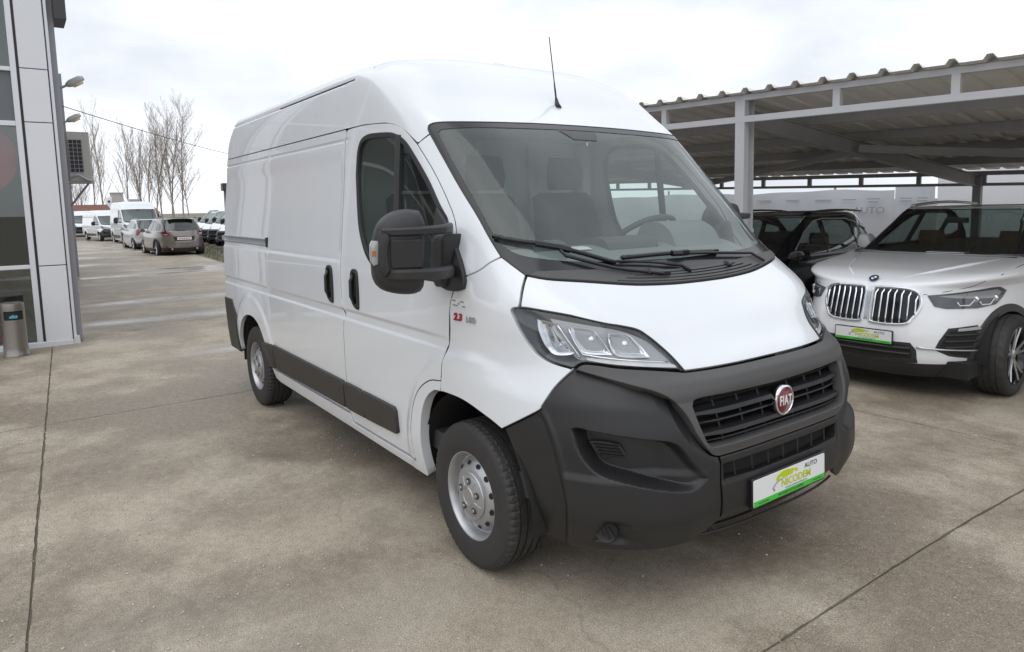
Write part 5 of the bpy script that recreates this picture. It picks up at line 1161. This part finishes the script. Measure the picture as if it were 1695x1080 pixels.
def disc(name,m,r0,r1,h,par,t0=0,t1=360):
    n=24; t=np.radians(np.linspace(t0,t1,n+1)); V=[c+nv*h+(a1*math.cos(q_)+a2*math.sin(q_))*r for r in(r0,r1) for q_ in t]; F=[(i,i+1,n+2+i,n+1+i) for i in range(n)]
    o=mk(name,V,F,m,par); 
    if o.data.polygons[0].normal.dot(nv)<0: o.data.flip_normals()
    return o
bd=disc('hood_badge','gloss_black',.0,.042,.010,suv); disc('badge_rim','chrome',.040,.044,.0115,bd); mat('badge_blue',(.02,.16,.45),.3)
for k in range(4): disc('badge_quarter','badge_blue' if k%2 else 'plate_white',.0,.026,.0118,bd,90*k,90*k+90)
# headlights, bumper parts
HL_=[(.205,.945),(.36,.985),(.44,1.005),(.475,1.005),(.512,.965),(.49,.90),(.455,.845),(.38,.822),(.27,.825),(.232,.845)]
for s in(1,-1):
    hp=[(a*s,z) for a,z in HL_]
    l=cpanel(LO,'headlight',hp,'lens',suv,res=.025,off=.012,thick=.012,edge=.004); cpanel(LO,'lamp_housing',hp,'lamp_dark',l,res=.04,off=.004,rim=False)
    cpanel(LO,'lamp_bezel',[(a*s,z) for a,z in((.235,.935),(.36,.972),(.46,.985),(.485,.955),(.46,.90),(.30,.915))],'lamp_grey',l,res=.03,off=.0055,rim=False)
    for t in(.335,.415):
        q=MB(); q.tube([LO.P(s*(t-.030),.885,.012),LO.P(s*(t-.022),.855,.012),LO.P(s*(t+.012),.855,.012),LO.P(s*(t+.030),.90,.012)],.006,6); q.build('light_bracket','plate_white',l,True)
        q=MB(); cc=LO.P(s*(t+.035),.905,.006); q.lathe([(.026,-.01),(.026,.004),(.016,.010),(0,.010)],16,'x',tuple(cc)); autosm(q.build('lamp_projector','chrome',l),40)
    ip=[(tx(-.17,.58)*s,.55),(tx(-.23,.63)*s,.66),(tx(-.48,.78)*s,.68),(tx(-.53,.80)*s,.50),(tx(-.50,.77)*s,.37),(tx(-.25,.64)*s,.41),(tx(-.15,.55)*s,.47)]
    it=cpanel(LO,'side_intake',ip,'clad',suv,res=.03,off=.006,thick=.02,edge=.006)
    cpanel(LO,'intake_void',[(np.mean([p_[0] for p_ in ip])+(a-np.mean([p_[0] for p_ in ip]))*.84,.53+(z-.53)*.82) for a,z in ip],'underbody',it,res=.05,off=.010,rim=False)
    for z0 in(.60,.545,.49):
        q=MB(); q.tube([LO.P(s*t,z0,.014) for t in np.linspace(.272,.385,8)],.011,6); q.build('intake_blade','clad',it,True)
    cpanel(LO,'fog_light',[(s*a,z) for a,z in((.315,.655),(.39,.668),(.395,.64),(.31,.63))],'lens_white',suv,res=.03,off=.016,thick=.01)
    q=MB(); q.tube([LO.P(s*t,.488-.035*(t-.18)/.2,.014) for t in np.linspace(.185,.40,12)],.010,6); q.build('bumper_chrome','satin_metal',suv,True)
    # mirrors
    q=MB(); q.prism(spl([(.0,.0),(.03,.10),(.10,.16),(.20,.165),(.24,.10),(.23,.02),(.12,-.01)],.03,70),-.09,.09,lambda u,v,d,s=s:(-2.05+d-.3*u,s*(.875+u*.85),1.215+v),.03); mo=autosm(q.build('door_mirror','suv_white',suv),50)
    q=MB(); q.tube([(-2.05,s*.83,1.20),(-2.05,s*.91,1.25)],.03,8); q.build('mirror_stem','clad',mo,True)
lg=cpanel(LO,'lower_grille',[(-.165,.525),(.165,.525),(.185,.46),(.19,.34),(.0,.325),(-.19,.34),(-.185,.46)],'clad',suv,res=.04,off=.006,thick=.02)
cpanel(LO,'lower_grille_void',[(-.15,.505),(.15,.505),(.17,.45),(.172,.385),(0,.37),(-.172,.385),(-.17,.45)],'underbody',lg,res=.05,off=.011,rim=False)
for z0 in(.475,.425): q=MB(); q.tube([LO.P(t,z0,.016) for t in np.linspace(-.165,.165,15)],.012,6); q.build('lower_grille_bar','clad',lg,True)
for s in(1,-1):
    q=MB(); q.tube([LO.P(s*t,z,.001) for t,z in((tx(-.16,.44),.948),(tx(-.30,.58),.978),(tx(-.48,.72),1.02),(tx(-.60,.765),1.065),(tx(-.85,.80),1.115),(tx(-1.2,.83),1.165),(tx(-1.5,.85),1.195))],.0032,5); q.build('hood_seam','gloss_black',suv)
    q=MB(); q.tube([LO.P(s*t,z,-.006) for t,z in((tx(-.25,.22),1.075),(tx(-.6,.36),1.125),(tx(-1.0,.50),1.168),(tx(-1.35,.62),1.205))],[.006,.014,.016,.012],8); q.build('hood_crease','suv_white',suv,True)
dealer_plate(suv,(.012,0,.558),(0,1,0),(0,0,1),'number_plate')
for y in(-.42,.42): cseat(suv,-2.35,y,'seat_tan',.5,.26,1.22)
q=MB(); q.box((-1.75,-.8,1.05),(-1.35,.8,1.22),.03); q.build('dashboard','interior_dark',suv)
q=MB(); q.tube([Vector((-1.85,.40,1.18))+Vector((0,1,0))*.18*math.cos(t)+Vector((.4,0,.9)).normalized()*.18*math.sin(t) for t in np.linspace(0,2*math.pi,25)],.016,6,False); q.build('steering_wheel','interior_dark',suv,True)
q=MB(); q.box((-1.62,-.06,1.235),(-1.45,.30,1.24)); q.build('document','plate_white',suv)
q=MB(); q.box((-2.12,-.11,1.52),(-2.09,.11,1.58),.01); q.build('interior_mirror','interior_dark',suv)
# ---------------------------------------------------------------- generic SUV / estate used for the other parked cars
def gcar(name,label,loc,rz,paint,L_=4.5,W=1.84,H=1.68,rear='suv',glassm='dark_glass',group=None,clad=True,wheel_r=.345,zc=None,full=True,detail=True):
    k=L_/4.5; hw=W/2; h=H/1.68
    lo=Slices([.22,.32,.45,.60,.75,.88,.95,1.00,1.04,1.08],[-.10*k,-.02,0,-.01,-.04,-.09,-.18,-.45,-.80,-1.15],[-4.38*k,-4.46*k,-4.5*k,-4.5*k,-4.48*k,-4.46*k,-4.44*k,-4.42*k,-4.40*k,-4.38*k],[hw*.93,hw*.97,hw,hw,hw,hw*.985,hw*.97,hw*.955,hw*.94,hw*.92],[3,3,3.2,3.2,3.4,3.6,3.8,4,4.4,4.6],xc=-2.2*k)
    up=Slices([.98*h,1.08*h,1.2*h,1.35*h,1.50*h,1.60*h,1.64*h,1.665*h,1.68*h],[-1.0*k,-1.18*k,-1.38*k,-1.63*k,-1.88*k,-2.08*k,-2.28*k,-2.5*k,-2.8*k],[-4.42*k,-4.38*k,-4.32*k,-4.22*k,-4.12*k,-4.04*k,-3.95*k,-3.8*k,-3.5*k],[hw*.95,hw*.93,hw*.89,hw*.83,hw*.77,hw*.72,hw*.66,hw*.55,hw*.38],[5,5,5,5,4.8,4.4,4,4,4],xc=-2.4*k)
    root=empty(name,loc,rz,label,'car',group); wx=(-.88*k,-3.52*k); ct=arches(wx,wheel_r+.035,wheel_r)
    lo.shell('body',paint,root,0,0,0,220,ct,zs=np.unique(np.concatenate([np.linspace(.36 if clad else .22,.95,20),np.linspace(.95,1.08,14)])))
    if clad: lo.shell('lower_cladding','clad',root,0,0,0,200,ct,zs=np.linspace(.22,.36,6))
    arch_trim(lo,root,wx,wheel_r+.035,wheel_r,'clad' if clad else paint)
    for x in wx:
        for s in(-1,1): car_wheel(root,x,s*(hw-.14),wheel_r,.23,.235,s,5,'satin_metal')
    q=MB(); q.box((-4.3*k,-hw*.85,.24),(-.3,hw*.85,.36)); q.build('underbody','underbody',root)
    q=MB(); q.add([(x,y,1.06) for x,y in((-1.1*k,-hw*.86),(-1.1*k,hw*.86),(-4.3*k,hw*.86),(-4.3*k,-hw*.86))],[(0,1,2,3)]); q.build('cabin_floor','interior_dark',root)
    A=[(.63,1.07*h),(.70,1.18*h),(.82,1.32*h),(.99,1.45*h),(1.20,1.56*h),(1.32,1.60*h)]; C=[(2.80,1.07*h),(2.78,1.2*h),(2.74,1.35*h),(2.69,1.5*h),(2.64,1.60*h)]
    z_=lambda v:v*h
    wins=[[(-1.66*k,z_(1.10)),(-2.05*k,z_(1.40)),(-2.30*k,z_(1.52)),(-2.52*k,z_(1.545)),(-2.52*k,z_(1.10))],[(-2.60*k,z_(1.10)),(-2.60*k,z_(1.548)),(-3.22*k,z_(1.535)),(-3.36*k,z_(1.47)),(-3.40*k,z_(1.12))],[(-3.48*k,z_(1.13)),(-3.45*k,z_(1.46)),(-3.78*k,z_(1.40)),(-3.95*k,z_(1.24)),(-3.90*k,z_(1.15))]]
    greenhouse(up,root,A,C,None,1.60*h,wins,paint,paint,glassm,glassm)
    roof_cap(up,root,1.60*h,paint)
    for s in(-1,1):
        q=MB(); q.tube([(x,s*hw*.66,1.645*h+.03*math.sin(math.pi*(x/k+3.9)/1.6)) for x in np.linspace(-3.9*k,-2.3*k,10)],.015,6); q.build('roof_rail','gloss_black',root,True)
        q=MB(); q.prism(spl([(.0,.0),(.03,.09),(.10,.13),(.19,.13),(.22,.07),(.20,.0),(.10,-.02)],.03,70),-.07,.07,lambda u,v,d,s=s:(-1.50*k+d-.3*u,s*(hw*.94+u),1.06*h+v),.025); autosm(q.build('door_mirror',paint if full else 'silver_paint',root),50)
    return root,lo,up,k,hw,h
# black SUV deeper under the carport
bk,lo,up,k,hw,h=gcar('black_suv','glossy black SUV parked left of the white one under the carport',(-3.36,3.78,-.16),R(-87.3),'suv_black',4.55,1.86,1.66,glassm='clear_glass',clad=True)
for y in(-.40,.40): cseat(bk,-2.05,y,'interior_dark',.45,.25,1.18)
for y in(-.40,.40): cseat(bk,-2.95,y,'interior_dark',.45,.25,1.12)
q=MB(); q.box((-1.45,-.75,.95),(-1.1,.75,1.10),.03); q.build('dashboard','interior_dark',bk)
for s in(-1,1):
    Q=[(-1.62,1.085),(-2.06,1.40),(-2.34,1.535),(-2.60,1.565),(-3.25,1.55),(-3.50,1.50),(-3.85,1.38)]
    q=MB(); q.tube([(x*k,s*(float(up.y(x*k,z*h))+.006),z*h) for x,z in Q],.008,6); q.build('window_chrome','satin_metal',bk,True)
# ================================================================ vehicles along the lane
# brown SUV seen from behind
kg,lo,up,k,hw,h=gcar('brown_suv','metallic brown SUV seen from behind on the lane',(-33.0,2.78,-.19),R(180+2.5),'kuga_brown',4.5,1.84,1.62,glassm='dark_glass')
TT=math.pi
def rp(S,name,poly,m,par,off=.006,**kw): return cpanel(S,name,[(TT+a/2.3,z) for a,z in poly],m,par,off=off,res=kw.pop('res',.03),**kw)
for s in(1,-1):
    q_=lambda l:[(s*a,z) for a,z in l]
    tl=rp(lo,'tail_light',q_([(.52,.93),(.60,1.02),(.80,1.06),(.93,1.04),(.94,.98),(.86,.90),(.66,.88)]),'tail_red',kg,.012,thick=.02); rp(lo,'tail_light_clear',q_([(.58,.95),(.80,.97),(.86,.93),(.66,.905)]),'lens_white',tl,.016,rim=False)
    rp(lo,'rear_reflector',q_([(.60,.47),(.84,.50),(.86,.46),(.62,.43)]),'tail_red',kg,.014,thick=.015)
    q=MB(); c=lo.P(TT+s*.50/2.3,.345,-.02); q.tube([c,c+Vector((-.10,0,0))],.042,14,False); q.tube([c+Vector((-.10,0,0)),c+Vector((-.02,0,0))],.034,14); q.build('exhaust_tip','satin_metal',kg,True)
rp(lo,'rear_diffuser',[(-.62,.40),(.62,.40),(.66,.30),(.60,.25),(-.60,.25),(-.66,.30)],'clad',kg,.012,thick=.02)
rp(lo,'plate_recess',[(-.42,.86),(.42,.86),(.36,.68),(-.36,.68)],'clad',kg,.004,thick=.01)
pp=rp(lo,'number_plate',[(-.27,.83),(.27,.83),(.27,.72),(-.27,.72)],'plate_white',kg,.014,thick=.01,edge=.002)
mat('ink_red',(.45,.05,.05),.5)
for k_ in range(7):
    c_=lo.P(TT+(-.20+.066*k_)/2.3,.775,.0165); q=MB(); q.box((c_.x-.001,c_.y-.018,.75),(c_.x+.001,c_.y+.018,.80)); q.build('plate_print','ink_red',pp)
rp(lo,'tailgate_seam',[(-.58,.625),(.58,.625),(.58,.617),(-.58,.617)],'gloss_black',kg,.003,rim=False); rp(lo,'bumper_shadow_line',[(-.80,.56),(.80,.56),(.78,.552),(-.78,.552)],'gloss_black',kg,.003,rim=False)
q=MB(); q.tube([up.P(TT+a/2.4,1.10,.012) for a in(.12,.0,-.30)],.010,6); q.build('rear_wiper','gloss_black',kg,True)
q=MB(); q.box((-4.22,-.55,1.60),(-3.95,.55,1.625),.008); q.build('roof_spoiler','kuga_brown',kg)
for y in(-.4,.4): cseat(kg,-2.9,y,'interior_grey',.45,.25,1.15)
# silver estate ahead of it, also seen from behind
es,lo,up,k,hw,h=gcar('silver_estate','pale silver estate car just ahead of the brown SUV',(-40.4,2.85,-.22),R(180+2.0),'silver_paint',4.6,1.80,1.58,glassm='dark_glass',clad=False,wheel_r=.32)
for s in(1,-1):
    cpanel(lo,'tail_light',[(TT+s*a/2.3,z) for a,z in((.66,.90),(.70,1.04),(.90,1.05),(.92,.78),(.80,.76))],'tail_red',es,res=.03,off=.012,thick=.02)
# ---- panel vans copied from one plain high-roof body
KEEP={'hood','fender','windscreen_pillar','roof','sliding_door','rear_quarter_panel','front_door','sill','windscreen','headlight','grille_surround','grille','bumper_corner','bumper_centre','door_mirror','wheel','underbody','wheel_well','cowl_panel','rear_door','dashboard','cargo_partition','cab_floor','side_moulding'}
SUB={'windscreen_border','window_glass','window_seal','tyre','hub_cap','lamp_housing','low_beam_reflector','lamp_bezel','mirror_arm','grille_slat','sensor_cover'}
def van_copy(loc,rz,label,scale=(1,1,1),group='white vans parked along the lane',fold=True,name='parked_van'):
    r=empty(name,loc,rz,label,'van',group); r.scale=scale
    for ch in van.children:
        if ch.name.split('.')[0] not in KEEP: continue
        c=ch.copy(); col.objects.link(c); c.parent=r
        for g in ch.children:
            if g.name.split('.')[0] in SUB: d=g.copy(); col.objects.link(d); d.parent=c
    return r
tr=van_copy((-45.2,3.62,-.30),R(2),'tall white van with roof fan facing the camera behind the brown SUV',(1,1,1.04))
q=MB(); q.box((-1.9,-.30,2.55),(-1.35,.30,2.68),.03); o=q.build('roof_fan','lamp_grey',tr)
van_copy((-52.0,3.0,gz(-48,2.3)),R(8),'white van with a big black mirror left of the tall one',(1,1,.80))
van_copy((-66.5,2.20,gz(-64,2)),R(-3),'leftmost distant white low van facing down the lane',(1,1,.82)); van_copy((-70.5,4.0,gz(-66,3.5)),R(-3),'half hidden distant white van between its two neighbours',(1,1,.84)); van_copy((-68.6,4.9,gz(-67,4.3)),R(-6),'rightmost of the three distant white vans facing us',(1,1,.82))
# row of white vans nosed in towards the lane, right of the brown SUV
for i,(x,y,lab) in enumerate(((-30.4,6.1,'nearest white van of the row beside the van in front, cut by its rear corner'),(-33.2,6.3,'second white van of the row nosed towards the lane'),(-36.0,6.5,'third white van of the row nosed towards the lane'),(-38.9,6.7,'fourth white van of the row nosed towards the lane'),(-41.9,6.9,'farthest white van of the row nosed towards the lane'))):
    van_copy((x,y,gz(x,y)-.02),R(-62-1.5*i),lab,(1,1,.86 if i%2 else .90),'white vans nosed in beside the lane')
# post with a lamp at the rear corner of the van
q=MB(); q.box((-27.3,4.30,-.1),(-27.15,4.42,2.55)); q.box((-27.4,4.22,2.45),(-27.05,4.50,2.75),.02); tag(q.build('gate_post','dark_sign'),'dark square post with a boxy top behind the van','post')
# ---- red wall and far buildings
mat('red_wall',(.30,.055,.045),.8,var=(.6,(.20,.04,.03),.3)); mat('rust_wall',(.22,.085,.05),.85,var=(.5,(.15,.06,.04),.3)); mat('silo_grey',(.50,.47,.45),.7); mat('silo_white',(.78,.79,.80),.6)
for y0,y1,x_,z1,m_,lab in((1.0,6.6,-92,2.35,'red_wall','long low red brick shed with dark roof far behind the vans'),(6.8,12,-94,1.95,'rust_wall','rust brown shed wall right of the red one')):
    s=empty('brick_shed',(x_,y0,-.35),0,lab,'shed'); q=MB(); q.box((-8,0,0),(0,y1-y0,z1)); q.build('wall',m_,s); q=MB(); q.add([(-8.4,-.2,z1),(.4,-.2,z1-.1),(.4,y1-y0+.2,z1-.1),(-8.4,y1-y0+.2,z1),(-4,-.2,z1+.7),(-4,y1-y0+.2,z1+.7)],[(0,1,4),(2,3,5),(1,2,5,4),(3,0,4,5),(0,3,2,1)]); q.build('roof','rust_wall',s)
s=empty('grey_tower',(-118,9.35,-.4),0,'tall plain grey concrete tower block above the vans','tower'); q=MB(); q.box((0,0,0),(2,1.5,4.9),.05); q.build('wall','silo_grey',s); q=MB(); q.box((-.1,-.1,4.9),(2.1,1.6,5.05)); q.build('roof','silo_grey',s)
s=empty('white_silo',(-114,8.75,-.4),0,'white tank with a dark round mark left of the grey tower','silo'); q=MB(); q.tube([(0,0,0),(0,0,4.2),(0,0,4.45)],[.42,.42,.28],20); q.build('tank','silo_white',s,True); q=MB(); q.lathe([(.0,0),(.17,0)],16,'x',(.43,0,3.7)); q.build('round_mark','ink',s)
# ---- bare poplars
mat('bark',(.40,.335,.285),.9,var=(3,(.30,.25,.21),.3))
def tree(loc,h,label,seed,spread=.30,lean=0,stems=1,dens_=1.0):
    rd=random.Random(seed); root=empty('bare_tree',loc,0,label,'tree','bare poplars behind the lane'); T=MB(); Cn=MB()
    def limb(p,d,L,r,lev,mb):
        n=5 if lev<2 else 3; P=[p]; rs=[r]
        for i in range(n):
            d=(d+Vector((rd.uniform(-1,1),rd.uniform(-1,1),rd.uniform(-.2,.5)))*(.07 if lev==0 else .13)).normalized(); p=p+d*L/n; P.append(p); rs.append(r*(1-.85*(i+1)/n) if lev else r*(1-.72*(i+1)/n))
        mb.tube(P,[max(x,.0065) for x in rs],6 if lev<1 else 4 if lev<2 else 3,False)
        if lev>=3: return
        kids={0:int(18*dens_),1:6,2:4}[lev]
        for j in range(kids):
            t=(.22+.76*(j+rd.random())/kids) if lev==0 else (.25+.70*(j+rd.random())/kids); i=min(int(t*n),n-1); q_=P[i].lerp(P[i+1],t*n-i)
            a=rd.uniform(0,6.28); up=.86-.15*t if lev==0 else .62; nd=(Vector((math.cos(a),math.sin(a),0))*spread*2.2*(1 if lev==0 else .9)+Vector((0,0,up))+d*.3).normalized()
            limb(q_,nd,L*(.42*(1-.55*t)+.06 if lev==0 else .5*(1-.4*t)),rs[i]*.42+.004,lev+1,Cn)
    for s_ in range(stems): limb(Vector((rd.uniform(-.2,.2)*s_,rd.uniform(-.3,.3)*s_,-.2)),Vector((lean+rd.uniform(-.06,.06)*stems,rd.uniform(-.08,.08)*stems,1)).normalized(),h*(1-.1*s_),h*.0085,0,T)
    T.build('trunk','bark',root,True); Cn.build('crown','bark',root,True)
TR_=[(-101,5.9,11.2,'slim bare tree left of the pair behind the air conditioner',11,.16,1),(-99,6.9,13.0,'tallest bare tree of the left pair above the red wall',12,.16,1),
 (-88,8.0,10.4,'leftmost bare tree of the main clump',21,.20,1),(-86,8.9,9.3,'thin bare tree second from the left in the main clump',22,.13,1),(-87,9.6,9.7,'thin bare tree third from the left in the main clump',23,.13,1),(-85,10.1,10.6,'bare tree in the middle of the main clump',24,.18,2),
 (-84,10.8,11.2,'bare forked tree right of the clump middle',25,.18,1),(-83,11.6,12.6,'tall broad bare tree with ascending limbs in the clump',26,.26,2),(-82,12.6,12.4,'rightmost tall bare tree with spreading limbs',27,.30,1),(-84,13.6,9.0,'low bare tree leaning out on the right end of the clump',28,.30,1),(-98,4.2,7.5,'bare shrub-like tree beside the air conditioner bracket',29,.24,2)]
for x,y,h_,lab,sd_,sp_,st_ in TR_: tree((x,y,-.3),h_,lab,sd_,sp_,0,st_)
